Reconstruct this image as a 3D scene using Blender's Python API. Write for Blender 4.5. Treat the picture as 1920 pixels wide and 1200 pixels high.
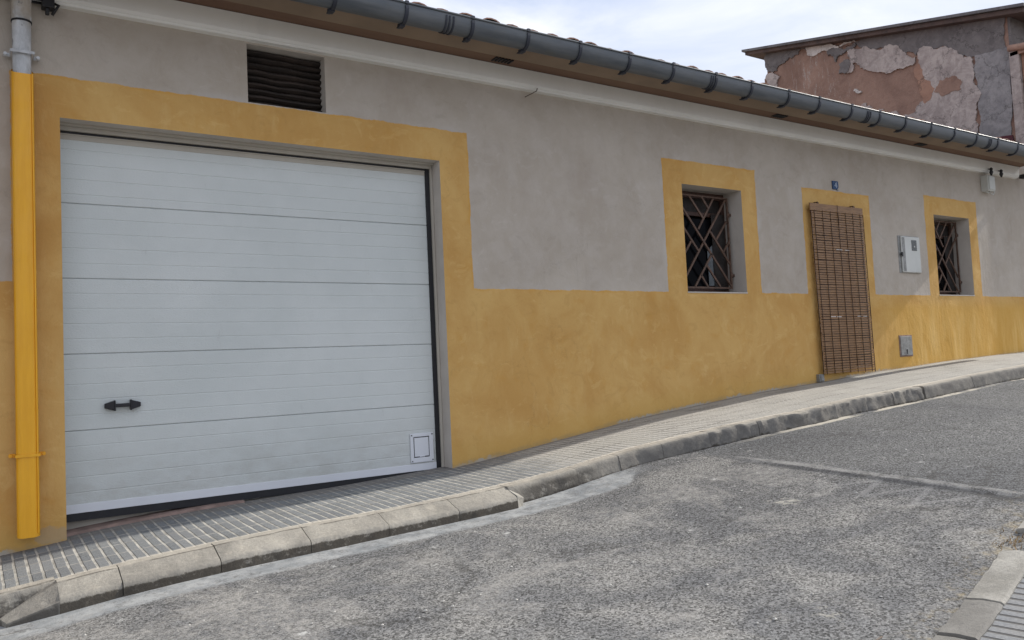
import bpy, bmesh, math, random
from math import radians, sin, cos, pi
from mathutils import Vector, Matrix, noise
random.seed(7)
S = bpy.context.scene
for o in list(bpy.data.objects): bpy.data.objects.remove(o)

# ---------------------------------------------------------------- camera
cam_d = bpy.data.cameras.new("camera"); cam = bpy.data.objects.new("camera", cam_d)
S.collection.objects.link(cam); S.camera = cam
cam_d.sensor_width = 36.0; cam_d.lens = 36.0*1520/1920; cam_d.clip_start = 0.05; cam_d.clip_end = 3000
r = Vector((0.83243311, -0.55212285, -0.04706881)); u = Vector((0.00857798, -0.07209267, 0.99736105)); f = Vector((0.55405914, 0.83064012, 0.05527622))
M = Matrix.Identity(4)
for i in range(3):
    M[i][0] = r[i]; M[i][1] = u[i]; M[i][2] = -f[i]
cam.matrix_world = M

# ---------------------------------------------------------------- sky, sun, exposure
SUN_EL, SUN_OFF = 33.0, 3.8            # degrees: height, and how far in front of the facade plane
sd = Vector((cos(radians(SUN_EL))*cos(radians(SUN_OFF)), -cos(radians(SUN_EL))*sin(radians(SUN_OFF)), sin(radians(SUN_EL))))
W = bpy.data.worlds.new("World"); S.world = W; W.use_nodes = True
nt = W.node_tree; nt.nodes.clear()
out = nt.nodes.new('ShaderNodeOutputWorld'); bg = nt.nodes.new('ShaderNodeBackground')
sky = nt.nodes.new('ShaderNodeTexSky'); sky.sky_type = 'NISHITA'; sky.sun_disc = False
sky.sun_elevation = radians(SUN_EL); sky.sun_rotation = math.atan2(sd.x, sd.y); sky.dust_density = 2.0
tc = nt.nodes.new('ShaderNodeTexCoord')
mp = nt.nodes.new('ShaderNodeMapping'); mp.inputs['Scale'].default_value = (1.3, 1.3, 3.2); mp.inputs['Location'].default_value = (0.3, 1.1, 0.2)
nt.links.new(tc.outputs['Generated'], mp.inputs['Vector'])
nz = nt.nodes.new('ShaderNodeTexNoise'); nz.inputs['Scale'].default_value = 2.2; nz.inputs['Detail'].default_value = 7; nz.inputs['Roughness'].default_value = 0.55; nz.inputs['Distortion'].default_value = 0.6
nt.links.new(mp.outputs[0], nz.inputs['Vector'])
cr = nt.nodes.new('ShaderNodeValToRGB'); cr.color_ramp.elements[0].position = 0.30; cr.color_ramp.elements[0].color = (0.84,)*3+(1,)
cr.color_ramp.elements[1].position = 0.62; cr.color_ramp.elements[1].color = (1, 1, 1, 1)
nt.links.new(nz.outputs['Fac'], cr.inputs['Fac'])
cc = nt.nodes.new('ShaderNodeValToRGB'); cc.color_ramp.elements[0].position = 0.34; cc.color_ramp.elements[0].color = (5.2, 5.9, 7.5, 1)
cc.color_ramp.elements[1].position = 0.62; cc.color_ramp.elements[1].color = (7.9, 8.1, 8.7, 1)
nt.links.new(nz.outputs['Fac'], cc.inputs['Fac'])
mx = nt.nodes.new('ShaderNodeMixRGB')
nt.links.new(cr.outputs[0], mx.inputs[0]); nt.links.new(sky.outputs[0], mx.inputs[1]); nt.links.new(cc.outputs[0], mx.inputs[2])
nt.links.new(mx.outputs[0], bg.inputs[0]); bg.inputs[1].default_value = 0.115
nt.links.new(bg.outputs[0], out.inputs[0])

sl = bpy.data.lights.new("sun", 'SUN'); sl.energy = 4.8; sl.angle = radians(0.6); sl.color = (1.0, 0.94, 0.85)
so = bpy.data.objects.new("sun", sl); S.collection.objects.link(so)
so.rotation_euler = sd.to_track_quat('Z', 'Y').to_euler(); so.location = (20, -3, 15)
S.view_settings.view_transform = 'Standard'; S.view_settings.look = 'None'
S.view_settings.exposure = 0.22; S.view_settings.gamma = 1.0
S.render.resolution_x = 1024; S.render.resolution_y = 640

# ---------------------------------------------------------------- material helper
class T:
    def __init__(s, name):
        s.m = bpy.data.materials.new(name); s.m.use_nodes = True
        s.t = s.m.node_tree; s.b = s.t.nodes['Principled BSDF']; s._o = None; s._u = None
    def n(s, k): return s.t.nodes.new(k)
    def put(s, sock, v):
        if isinstance(v, bpy.types.NodeSocket): s.t.links.new(v, sock)
        elif isinstance(v, (tuple, list)) and len(v) == 3 and sock.type == 'RGBA': sock.default_value = (*v, 1)
        else: sock.default_value = v
    @property
    def obj(s):
        if s._o is None: s._o = s.n('ShaderNodeTexCoord').outputs['Object']
        return s._o
    @property
    def uv(s):
        if s._u is None: s._u = s.n('ShaderNodeTexCoord').outputs['UV']
        return s._u
    def sep(s, v):
        k = s.n('ShaderNodeSeparateXYZ'); s.put(k.inputs[0], v); return k.outputs
    def comb(s, x, y, z):
        k = s.n('ShaderNodeCombineXYZ'); s.put(k.inputs[0], x); s.put(k.inputs[1], y); s.put(k.inputs[2], z); return k.outputs[0]
    def mth(s, op, a, b=None, c=None, clamp=False):
        k = s.n('ShaderNodeMath'); k.operation = op; k.use_clamp = clamp; s.put(k.inputs[0], a)
        if b is not None: s.put(k.inputs[1], b)
        if c is not None: s.put(k.inputs[2], c)
        return k.outputs[0]
    def scale(s, v, sc):
        k = s.n('ShaderNodeMapping'); s.put(k.inputs[0], v); k.inputs['Scale'].default_value = sc; return k.outputs[0]
    def noise(s, scale, detail=4, rough=0.55, vec=None, dist=0.0):
        k = s.n('ShaderNodeTexNoise'); s.put(k.inputs['Vector'], vec if vec is not None else s.obj)
        k.inputs['Scale'].default_value = scale; k.inputs['Detail'].default_value = detail
        k.inputs['Roughness'].default_value = rough; k.inputs['Distortion'].default_value = dist; return k.outputs['Fac']
    def vor(s, scale, vec=None, out='Distance', feat='F1'):
        k = s.n('ShaderNodeTexVoronoi'); k.feature = feat; s.put(k.inputs['Vector'], vec if vec is not None else s.obj)
        k.inputs['Scale'].default_value = scale; return k.outputs[out]
    def rng(s, v, a, b, c=0.0, d=1.0, smooth=True):
        k = s.n('ShaderNodeMapRange'); k.clamp = True
        if smooth: k.interpolation_type = 'SMOOTHSTEP'
        s.put(k.inputs[0], v)
        k.inputs[1].default_value = a; k.inputs[2].default_value = b; k.inputs[3].default_value = c; k.inputs[4].default_value = d; return k.outputs[0]
    def mix(s, fac, a, b, mode='MIX'):
        k = s.n('ShaderNodeMixRGB'); k.blend_type = mode; s.put(k.inputs[0], fac); s.put(k.inputs[1], a); s.put(k.inputs[2], b); return k.outputs[0]
    def bump(s, h, strength, dist=0.01, prev=None):
        k = s.n('ShaderNodeBump'); k.inputs['Strength'].default_value = strength; k.inputs['Distance'].default_value = dist
        s.put(k.inputs['Height'], h)
        if prev is not None: s.put(k.inputs['Normal'], prev)
        return k.outputs[0]
    def fin(s, col, rough=0.8, metal=0.0, normal=None, spec=None):
        s.put(s.b.inputs['Base Color'], col); s.put(s.b.inputs['Roughness'], rough); s.put(s.b.inputs['Metallic'], metal)
        if normal is not None: s.put(s.b.inputs['Normal'], normal)
        if spec is not None: s.b.inputs['Specular IOR Level'].default_value = spec
        return s.m

def simple(name, col, rough=0.6, metal=0.0, var=0.12, sc=12, bump=0.0, bsc=120, spec=None):
    t = T(name); n = t.noise(sc, 5)
    dark = tuple(c*(1-var) for c in col); light = tuple(min(1, c*(1+var)) for c in col)
    c = t.mix(t.rng(n, .3, .7), dark, light)
    nrm = t.bump(t.noise(bsc, 3), bump, .004) if bump else None
    return t.fin(c, t.rng(t.noise(sc*2, 3), .3, .7, max(0, rough-.08), min(1, rough+.08)), metal, nrm, spec)

# ---- the plaster of the front: grey-beige with ochre bands painted on
GREY_A, GREY_B = (0.408, 0.358, 0.300), (0.475, 0.425, 0.362)
OCH_A, OCH_B = (0.515, 0.295, 0.092), (0.605, 0.385, 0.140)
def plaster_nodes(t):
    big = t.noise(0.9, 5, .6, dist=.6); mid = t.noise(5.5, 6, .62, dist=.4); fine = t.noise(55, 4, .6)
    grey = t.mix(t.rng(big, .3, .7), GREY_A, GREY_B)
    grey = t.mix(t.rng(mid, .35, .72, 0, .38), grey, (0.53, 0.49, 0.445))
    grey = t.mix(t.rng(t.noise(2.1, 5, .65, t.scale(t.obj, (1, 1, .5))), .52, .75, 0, .35), grey, (0.35, 0.295, 0.25))
    return big, mid, fine, grey
def wall_bump(t, fine, mid):
    hv = t.noise(2.2, 6, .62, t.scale(t.obj, (1.0, 1, .42)), dist=.5)
    h = t.mth('ADD', t.mth('MULTIPLY', hv, .5), t.mth('MULTIPLY', fine, .045))
    h = t.mth('ADD', h, t.mth('MULTIPLY', mid, .12))
    return t.bump(h, .8, .045)
RECTS = [(.215, 3.68, -3, 2.08), (6.05, 7.52, 0, 2.105), (8.36, 9.745, -2, 1.982), (11.05, 12.46, 0, 2.092), (-50, 50, -3, .687)]
def mk_front():
    t = T("painted_plaster"); big, mid, fine, grey = plaster_nodes(t)
    och = t.mix(t.rng(t.noise(1.3, 6, .6, dist=.8), .32, .68), OCH_A, OCH_B)
    och = t.mix(t.rng(mid, .5, .78, 0, .5), och, (0.53, 0.28, 0.065))
    och = t.mix(t.rng(t.noise(9, 6, .7, t.scale(t.obj, (1, 1, .35))), .5, .8, 0, .4), och, (0.66, 0.46, 0.20))
    o = t.sep(t.obj)
    wob = t.mth('MULTIPLY', t.mth('SUBTRACT', t.noise(7, 4, .6), .5), .036)
    wob2 = t.mth('MULTIPLY', t.mth('SUBTRACT', t.noise(60, 2, .5), .5), .011)
    wob = t.mth('ADD', wob, wob2)
    x = t.mth('ADD', o[0], wob); z = t.mth('ADD', o[2], wob)
    best = None
    for a, b, c, d in RECTS:
        m = t.mth('MINIMUM', t.mth('SUBTRACT', x, a), t.mth('SUBTRACT', b, x))
        m = t.mth('MINIMUM', m, t.mth('MINIMUM', t.mth('SUBTRACT', z, c), t.mth('SUBTRACT', d, z)))
        best = m if best is None else t.mth('MAXIMUM', best, m)
    tro = t.noise(3.2, 7, .7, t.scale(t.obj, (1, 1, 1.5)), dist=1.6)
    och = t.mix(t.rng(tro, .56, .66, 0, .22), och, (0.40, 0.23, 0.07)); och = t.mix(t.rng(tro, .44, .36, 0, .25), och, (0.70, 0.49, 0.21))
    grey = t.mix(t.rng(tro, .56, .68, 0, .22), grey, (.30, .26, .22)); grey = t.mix(t.rng(tro, .43, .33, 0, .25), grey, (.56, .525, .48))
    mask = t.rng(best, -.003, .003)
    edge = t.rng(t.mth('ABSOLUTE', t.mth('SUBTRACT', best, .006)), 0, .022, .55, 0)      # brush line, a little thicker paint
    edge = t.mth('MULTIPLY', edge, t.rng(t.noise(3, 3), .4, .65))
    och = t.mix(edge, och, (0.56, 0.30, 0.06))
    halo = t.mth('MULTIPLY', t.rng(best, -.07, -.005), t.rng(t.noise(2.3, 4), .48, .66, 0, .5))
    grey2 = t.mix(halo, grey, (0.51, 0.485, 0.455))
    col = t.mix(mask, grey2, och)
    uvs = t.sep(t.uv)                                                                     # v = height over the pavement
    hgt = t.mth('ADD', uvs[1], t.mth('MULTIPLY', t.mth('SUBTRACT', t.noise(6, 5, .7), .5), .12))
    col = t.mix(t.rng(hgt, 0.0, .05, .85, 0), col, (0.27, 0.215, 0.14))
    col = t.mix(t.rng(hgt, 0.03, .30, .5, 0), col, (0.58, 0.36, 0.10))
    chip = t.mth('ADD', uvs[1], t.mth('MULTIPLY', t.mth('SUBTRACT', t.noise(19, 6, .8), .5), .16))
    col = t.mix(t.mth('MULTIPLY', t.rng(chip, .012, .022, 1, 0), t.rng(t.noise(2.2, 4), .42, .55)), col, (.40, .36, .30))
    # grazing sun painted low on the uphill end: deeper orange with pale streaks
    st = t.mth('MULTIPLY', t.rng(o[0], 9.6, 11.2), t.rng(o[2], .75, .1))
    st = t.mth('MULTIPLY', st, t.rng(t.noise(3.4, 7, .7, t.scale(t.obj, (1.3, 1, .3)), dist=.8), .38, .72))
    col = t.mix(t.mth('MULTIPLY', t.rng(o[0], 9.4, 10.6), t.rng(o[2], .68, .45, 0, .75)), col, (0.60, 0.345, 0.075))
    col = t.mix(t.mth('MULTIPLY', st, .7), col, (0.76, 0.52, 0.20))
    # a patch of bare cement under the downpipe
    pd = t.n('ShaderNodeVectorMath'); pd.operation = 'DISTANCE'
    t.put(pd.inputs[0], t.comb(t.mth('MULTIPLY', o[0], .6), 0, t.mth('ADD', o[2], wob2))); pd.inputs[1].default_value = (.41*.6, 0, -.955)
    pm = t.rng(t.mth('ADD', pd.outputs['Value'], t.mth('MULTIPLY', t.mth('SUBTRACT', t.noise(14, 4, .7), .5), .10)), .05, .065, .6, 0)
    col = t.mix(pm, col, (0.40, 0.32, 0.22))
    ck = t.vor(.62, t.comb(t.mth('ADD', o[0], t.mth('MULTIPLY', t.noise(2.5, 6, .7), 1.1)), 0, t.mth('ADD', o[2], t.mth('MULTIPLY', t.noise(2.1, 6, .7), .9))), 'Distance', 'DISTANCE_TO_EDGE')
    ckm = t.mth('MULTIPLY', t.rng(ck, .0015, .005, 1, 0), t.rng(t.noise(.8, 3), .50, .60, 0, .28))
    col = t.mix(ckm, col, t.mix(.35, col, (.05, .04, .03)))
    drip = t.mth('MULTIPLY', t.rng(t.noise(11, 5, .6, t.scale(t.obj, (1, 1, .05))), .62, .74), t.rng(t.noise(1.7, 4), .45, .65, 0, .35))
    col = t.mix(drip, col, t.mix(.5, col, (.12, .09, .06)))
    nb = wall_bump(t, fine, mid)
    nb = t.bump(mask, .35, .002, nb)
    return t.fin(col, .9, 0, nb, .2)
def mk_grey(name="grey_plaster"):
    t = T(name); big, mid, fine, grey = plaster_nodes(t)
    return t.fin(grey, .9, 0, wall_bump(t, fine, mid), .2)
M_FRONT = mk_front(); M_GREY = mk_grey()
def mk_rev():
    t = T("pale_reveal_plaster"); c = t.mix(t.rng(t.noise(1.8, 6, .6), .3, .7), (.46, .42, .375), (.55, .51, .46))
    c = t.mix(t.rng(t.noise(8, 6, .75), .55, .75, 0, .3), c, (.34, .30, .26))
    return t.fin(c, .9, 0, t.bump(t.noise(40, 5), .3, .006), .2)
M_REV = mk_rev()
def mk_soffit():
    t = T("brown_eave_paint"); c = t.mix(t.rng(t.noise(1.5, 5, .6, t.scale(t.obj, (.4, 3, 3))), .3, .7), (.170, .100, .070), (.215, .135, .092))
    c = t.mix(t.rng(t.noise(20, 4), .55, .8, 0, .3), c, (.12, .075, .055))
    return t.fin(c, .8, 0, t.bump(t.noise(40, 4), .3, .004), .3)
M_SOF = mk_soffit()
M_SOF2 = simple("tan_eave_outer", (.27, .20, .14), .8, 0, .12, 3, .2, 50)  # lighter tan for the outer half of the soffit
def mk_white(name, a, b, rough, bs, bst, dirt=.25):
    t = T(name); c = t.mix(t.rng(t.noise(1.2, 5, .6), .3, .7), a, b)
    c = t.mix(t.rng(t.noise(4, 6, .7, t.scale(t.obj, (1, 1, .4))), .5, .8, 0, dirt), c, tuple(x*.7 for x in a))
    return t.fin(c, rough, 0, t.bump(t.noise(bs, 3, .6), bst, .003), .4)
M_CORN = mk_white("white_cornice_paint", (.74, .74, .71), (.82, .82, .79), .7, 60, .3)
M_DOORW = mk_white("white_embossed_steel", (.42, .455, .45), (.48, .51, .50), .5, 240, .6, .14)
def mk_doorw():
    t = T("white_embossed_steel"); o = t.sep(t.obj)
    c = t.mix(t.rng(t.noise(1.2, 5, .6), .3, .7), (.54, .575, .565), (.60, .63, .62))
    g = t.mth('MULTIPLY', t.rng(o[2], -.25, -.85), t.rng(t.noise(5, 6, .7, t.scale(t.obj, (1, 1, 2))), .35, .7, .15, .8))
    c = t.mix(t.mth('MULTIPLY', g, .5), c, (.33, .31, .27))
    c = t.mix(t.rng(t.noise(7, 6, .8, t.scale(t.obj, (1, 1, .25))), .60, .76, 0, .22), c, (.30, .29, .27))
    nb = t.bump(t.noise(.9, 3, .5), .5, .012); nb = t.bump(t.noise(150, 3, .6, t.scale(t.obj, (.6, 1, 1.6))), .7, .0035, nb)
    return t.fin(c, t.rng(t.noise(4, 4), .3, .7, .40, .55), 0, nb, .4)
M_DOORW = mk_doorw()
M_RAIL = mk_white("white_aluminium", (.62, .64, .68), (.68, .70, .74), .4, 60, .05, .08)
def mk_pvc():
    t = T("stained_white_plastic"); o = t.sep(t.obj)
    c = t.mix(t.rng(t.noise(7, 6, .65, t.scale(t.obj, (2, 2, .8))), .35, .65), (.40, .41, .42), (.60, .62, .64))
    up = t.mth('MULTIPLY', t.rng(o[2], 2.30, 2.42), t.rng(t.noise(9, 5, .6), .3, .55)); c = t.mix(t.mth('MULTIPLY', up, .7), c, (.36, .29, .21))
    fl = t.rng(t.noise(16, 4, .6, t.scale(t.obj, (1.6, 1, .55))), .62, .66); c = t.mix(t.mth('MULTIPLY', fl, .75), c, (.16, .16, .17))
    return t.fin(c, .55, 0, t.bump(t.noise(30, 4), .2, .003), .4)
M_PVC = mk_pvc()
M_BOXW = mk_white("pale_plastic_box", (.50, .51, .48), (.58, .59, .56), .5, 30, .1, .25)
M_FRAMEC = mk_white("cream_painted_frame", (.40, .37, .32), (.47, .44, .38), .6, 60, .2, .3)
M_RUB = simple("black_rubber", (.010, .010, .013), .6)
M_BLK = simple("black_handle_plastic", (.006, .006, .010), .45)
def mk_yel():
    t = T("yellow_enamel"); c = t.mix(t.rng(t.noise(9, 5, .65, t.scale(t.obj, (3, 3, .25))), .3, .7), (.73, .345, .008), (.80, .40, .014))
    c = t.mix(t.rng(t.noise(6, 6, .75), .58, .75, 0, .3), c, (.60, .33, .06))
    return t.fin(c, t.rng(t.noise(12, 4), .3, .7, .32, .52), 0, t.bump(t.noise(14, 4, .6, t.scale(t.obj, (2, 2, .4))), .12, .003))
M_YEL = mk_yel()
M_ZINC = None
def mk_zinc():
    t = T("weathered_zinc"); n = t.noise(3.0, 6, .65, t.scale(t.obj, (.6, 4, 4)))
    c = t.mix(t.rng(n, .3, .7), (.085, .098, .112), (.150, .162, .175))
    c = t.mix(t.rng(t.noise(9, 6, .7), .5, .8, 0, .4), c, (.12, .118, .095))
    return t.fin(c, t.rng(n, .3, .7, .42, .62), .35, t.bump(t.noise(6, 4, .5, t.scale(t.obj, (.3, 1, 1))), .35, .01))
M_ZINC = mk_zinc()
M_STRAP = simple("dark_zinc_strap", (.035, .040, .055), .55, .3)
M_IRON = simple("rust_brown_iron", (.105, .062, .043), .6, .3, .3, 20, .2)
M_WOODF = simple("dark_brown_wood", (.055, .022, .013), .55, 0, .35, 30, .15)
M_WOODG = simple("weathered_shutter_wood", (.012, .008, .006), .7, 0, .2, 18, .15)
M_CURT = simple("pale_curtain_cloth", (.14, .155, .165), .9, 0, .15, 30)
M_LOUV = None
def mk_louv():
    t = T("grimy_dark_louvre"); c = t.mix(t.rng(t.noise(8, 6, .7, t.scale(t.obj, (.5, 1, 3))), .35, .75), (.012, .008, .006), (.050, .034, .026))
    return t.fin(c, .75, 0, t.bump(t.noise(25, 5), .4, .006))
M_LOUV = mk_louv()
def mk_glass():
    t = T("dark_window_glass"); return t.fin((.003, .003, .004), .12, 0, None, .03)
M_GLASS = mk_glass()
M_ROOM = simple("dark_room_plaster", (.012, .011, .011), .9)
def mk_clay():
    t = T("clay_roof_tile"); c = t.mix(t.rng(t.noise(3.5, 4, .6), .3, .7), (.20, .085, .055), (.36, .20, .14))
    c = t.mix(t.rng(t.vor(5, out='Distance'), .2, .7, 0, .5), c, (.42, .28, .22))
    c = t.mix(t.rng(t.noise(14, 6, .7), .5, .75, 0, .7), c, (.13, .11, .09))
    return t.fin(c, .85, 0, t.bump(t.noise(60, 4), .4, .005))
M_CLAY = mk_clay()
def mk_bamboo():
    t = T("brown_bamboo_slat"); n = t.noise(14, 5, .7, t.scale(t.obj, (.6, 1, 9)))
    c = t.mix(t.rng(n, .3, .7), (.150, .072, .026), (.290, .155, .062))
    c = t.mix(t.rng(t.noise(40, 3, .6, t.scale(t.obj, (.25, 1, 6))), .55, .8, 0, .7), c, (.38, .24, .12))
    return t.fin(c, .5, 0, t.bump(t.noise(90, 3), .2, .002))
M_BAM = mk_bamboo()
M_CORD = simple("dark_brown_cord", (.035, .016, .010), .8)
M_CABLE = simple("black_cable", (.012, .012, .014), .5)
M_GREYM = None
def mk_greym():
    t = T("scratched_grey_cover"); c = t.mix(t.rng(t.noise(14, 6, .7), .35, .7), (.20, .20, .19), (.33, .33, .32))
    c = t.mix(t.rng(t.noise(30, 5, .8), .60, .70, 0, .6), c, (.08, .08, .06))
    return t.fin(c, .6, .2)
M_GREYM = mk_greym()
M_BLUE = simple("blue_enamel_tile", (.006, .045, .13), .6, 0, .1)
M_DIG = simple("white_enamel_digit", (.30, .36, .45), .4, 0, .1)
M_SMOKE = simple("smoked_inspection_glass", (.035, .040, .036), .25)
# ---- road, pavement, kerb
def mk_road():
    t = T("old_asphalt"); o = t.sep(t.obj); uv = t.sep(t.uv)          # uv.y = distance from the house kerb
    big = t.noise(.55, 6, .6, dist=.7); mid = t.noise(2.6, 7, .66, dist=.5); agg = t.noise(120, 3, .8); agv = t.vor(105, out='Color')
    ag2 = t.sep(agv)[0]
    past = t.rng(t.mth('ADD', o[0], t.mth('MULTIPLY', t.mth('SUBTRACT', mid, .5), .25)), 4.97, 5.08)
    near = t.mix(t.rng(big, .34, .66), (.118, .120, .124), (.158, .158, .157))
    near = t.mix(t.rng(t.mth('ADD', o[0], t.mth('MULTIPLY', mid, 2.4)), 3.9, 6.0, 0, .55), near, (.095, .095, .097))
    near = t.mix(t.rng(t.mth('ADD', mid, t.mth('MULTIPLY', t.noise(.8, 3), .25)), .54, .80, 0, .7), near, (.235, .23, .218))
    far = t.mix(t.rng(big, .34, .66), (.092, .094, .098), (.130, .131, .131))
    base = t.mix(past, near, far)
    # aggregate: pale and dark chippings
    k = t.mth('MULTIPLY', t.mth('SUBTRACT', ag2, .5), 1.35)
    k = t.mth('ADD', k, t.mth('MULTIPLY', t.mth('SUBTRACT', agg, .5), 2.6))
    base = t.mix(1.0, base, t.comb(*[t.mth('MAXIMUM', t.mth('ADD', 1.0, k), .22)]*3), 'MULTIPLY')
    # dust and dried mortar splashes
    dust = t.mth('MULTIPLY', t.rng(t.mth('ADD', t.noise(1.0, 8, .72, dist=1.2), t.mth('ADD', t.rng(o[0], 3.4, 1.2, -.04, .07), t.rng(t.mth('ABSOLUTE', t.mth('SUBTRACT', o[1], 4.05)), .1, .6, .07, 0))), .50, .66), t.rng(o[0], 5.4, 4.6))
    dust = t.mth('MULTIPLY', dust, t.mth('MULTIPLY', t.rng(t.noise(14, 7, .85), .42, .58, .25, 1), t.rng(t.noise(70, 4, .8), .38, .60, .35, 1)))
    base = t.mix(t.mth('MULTIPLY', dust, .95), base, (.36, .348, .325))
    v = t.vor(3.1, t.scale(t.obj, (1, 1.3, 1))); sp = t.mth('ADD', v, t.mth('MULTIPLY', t.mth('SUBTRACT', t.noise(22, 6, .8), .5), .75))
    sp = t.mth('MULTIPLY', t.rng(sp, .11, -.02), t.rng(t.noise(1.7, 2), .42, .50))
    base = t.mix(t.mth('MULTIPLY', sp, t.rng(o[0], 5.0, 5.4, .75, .35)), base, (.58, .58, .56))
    v2 = t.mth('ADD', t.vor(1.25), t.mth('MULTIPLY', t.mth('SUBTRACT', t.noise(9, 6, .75), .5), .5))
    s2 = t.mth('MULTIPLY', t.rng(v2, .13, .03), t.rng(t.noise(24, 5, .7), .40, .6))
    s2 = t.mth('MULTIPLY', s2, t.rng(o[0], 5.2, 4.9))
    base = t.mix(t.mth('MULTIPLY', s2, .75), base, (.50, .48, .42))
    # smooth grey cement haunch beside the dropped kerb, pale line further up
    e = t.mth('ADD', uv[1], t.mth('MULTIPLY', t.mth('SUBTRACT', t.noise(5, 5, .7), .5), .10))
    hm = t.mth('MULTIPLY', t.rng(e, .22, .16), t.rng(o[0], 4.6, 4.1))
    hc = t.mix(t.rng(t.noise(6, 5, .6), .35, .65), (.21, .225, .235), (.36, .37, .37))
    base = t.mix(t.mth('MULTIPLY', hm, t.rng(t.noise(16, 6, .75), .36, .56, .35, .9)), base, hc)
    e2 = t.mth('ADD', uv[1], t.mth('MULTIPLY', t.mth('SUBTRACT', t.noise(4, 6, .8), .5), .10))
    lm = t.mth('MULTIPLY', t.mth('MULTIPLY', t.rng(e2, .085, .065), t.rng(t.noise(2.3, 5, .7), .40, .52)), t.rng(o[0], 5.2, 6.4))
    base = t.mix(t.mth('MULTIPLY', lm, .85), base, (.52, .48, .40))
    # worn crest of the seam across the road, its lit and shaded sides painted in
    q = t.mth('ADD', t.mth('SUBTRACT', o[0], 5.0), t.mth('MULTIPLY', t.mth('SUBTRACT', t.noise(1.6, 5), .5), .07))
    sm = t.mth('MULTIPLY', t.rng(t.mth('ABSOLUTE', t.mth('SUBTRACT', q, .03)), .03, .055, 1, 0), t.rng(o[1], 4.7, 4.2))
    base = t.mix(t.mth('MULTIPLY', t.mth('MULTIPLY', sm, t.rng(t.noise(5, 5, .7), .35, .6)), .5), base, (.33, .33, .32))
    dk = t.mth('MULTIPLY', t.rng(t.mth('ABSOLUTE', t.mth('ADD', q, .035)), .01, .03, 1, 0), t.rng(o[1], 4.4, 3.8))
    base = t.mix(t.mth('MULTIPLY', dk, .55), base, (.08, .08, .082))
    zz = t.mth('ADD', o[1], t.mth('MULTIPLY', t.mth('PINGPONG', t.mth('SUBTRACT', 4.98, o[0]), .17), 1.4))
    tri = t.mth('PINGPONG', t.mth('ADD', t.mth('MULTIPLY', o[1], 1.0), t.mth('MULTIPLY', o[0], .25)), .17)
    zig = t.rng(t.mth('ABSOLUTE', t.mth('SUBTRACT', t.mth('SUBTRACT', 4.98, o[0]), t.mth('MULTIPLY', tri, 2.1))), .03, .06, 1, 0)
    zig = t.mth('MULTIPLY', zig, t.mth('MULTIPLY', t.rng(o[0], 4.45, 4.6), t.rng(o[0], 4.99, 4.95)))
    zig = t.mth('MULTIPLY', zig, t.mth('MULTIPLY', t.rng(o[1], 2.3, 2.6), t.rng(o[1], 3.7, 3.3)))
    base = t.mix(t.mth('MULTIPLY', zig, .24), base, (.36, .36, .36))
    ckr = t.vor(.75, t.comb(t.mth('ADD', o[0], t.mth('MULTIPLY', t.noise(3, 6, .7), .7)), t.mth('ADD', o[1], t.mth('MULTIPLY', t.noise(2.6, 6, .7), .7)), 0), 'Distance', 'DISTANCE_TO_EDGE')
    ckr = t.mth('MULTIPLY', t.rng(ckr, .003, .012, 1, 0), t.rng(t.noise(.7, 3), .53, .62))
    base = t.mix(t.mth('MULTIPLY', ckr, .55), base, (.05, .048, .045))
    oil = t.mth('MULTIPLY', t.rng(t.noise(1.9, 5, .6), .62, .74), t.rng(t.noise(.5, 2), .45, .55))
    base = t.mix(t.mth('MULTIPLY', oil, .35), base, (.06, .06, .062))
    # dry yellowish grit against the near kerb
    gx = t.mth('SUBTRACT', o[1], t.mth('ADD', 1.8, t.mth('MULTIPLY', t.mth('SUBTRACT', o[0], 3.09), .23)))
    gm = t.mth('MULTIPLY', t.rng(gx, .22, .02), t.rng(t.noise(12, 6, .75), .48, .70, 0, .8))
    base = t.mix(t.mth('MULTIPLY', gm, .6), base, (.42, .35, .22))
    h = t.mth('ADD', t.mth('MULTIPLY', agg, .6), t.mth('MULTIPLY', ag2, .35))
    h = t.mth('MULTIPLY', h, t.mth('SUBTRACT', 1.0, t.mth('MULTIPLY', hm, .8)))
    nb = t.bump(mid, .35, .03); nb = t.bump(h, .75, .012, nb)
    return t.fin(base, .93, 0, nb, .2)
M_ROAD = mk_road()
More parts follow.
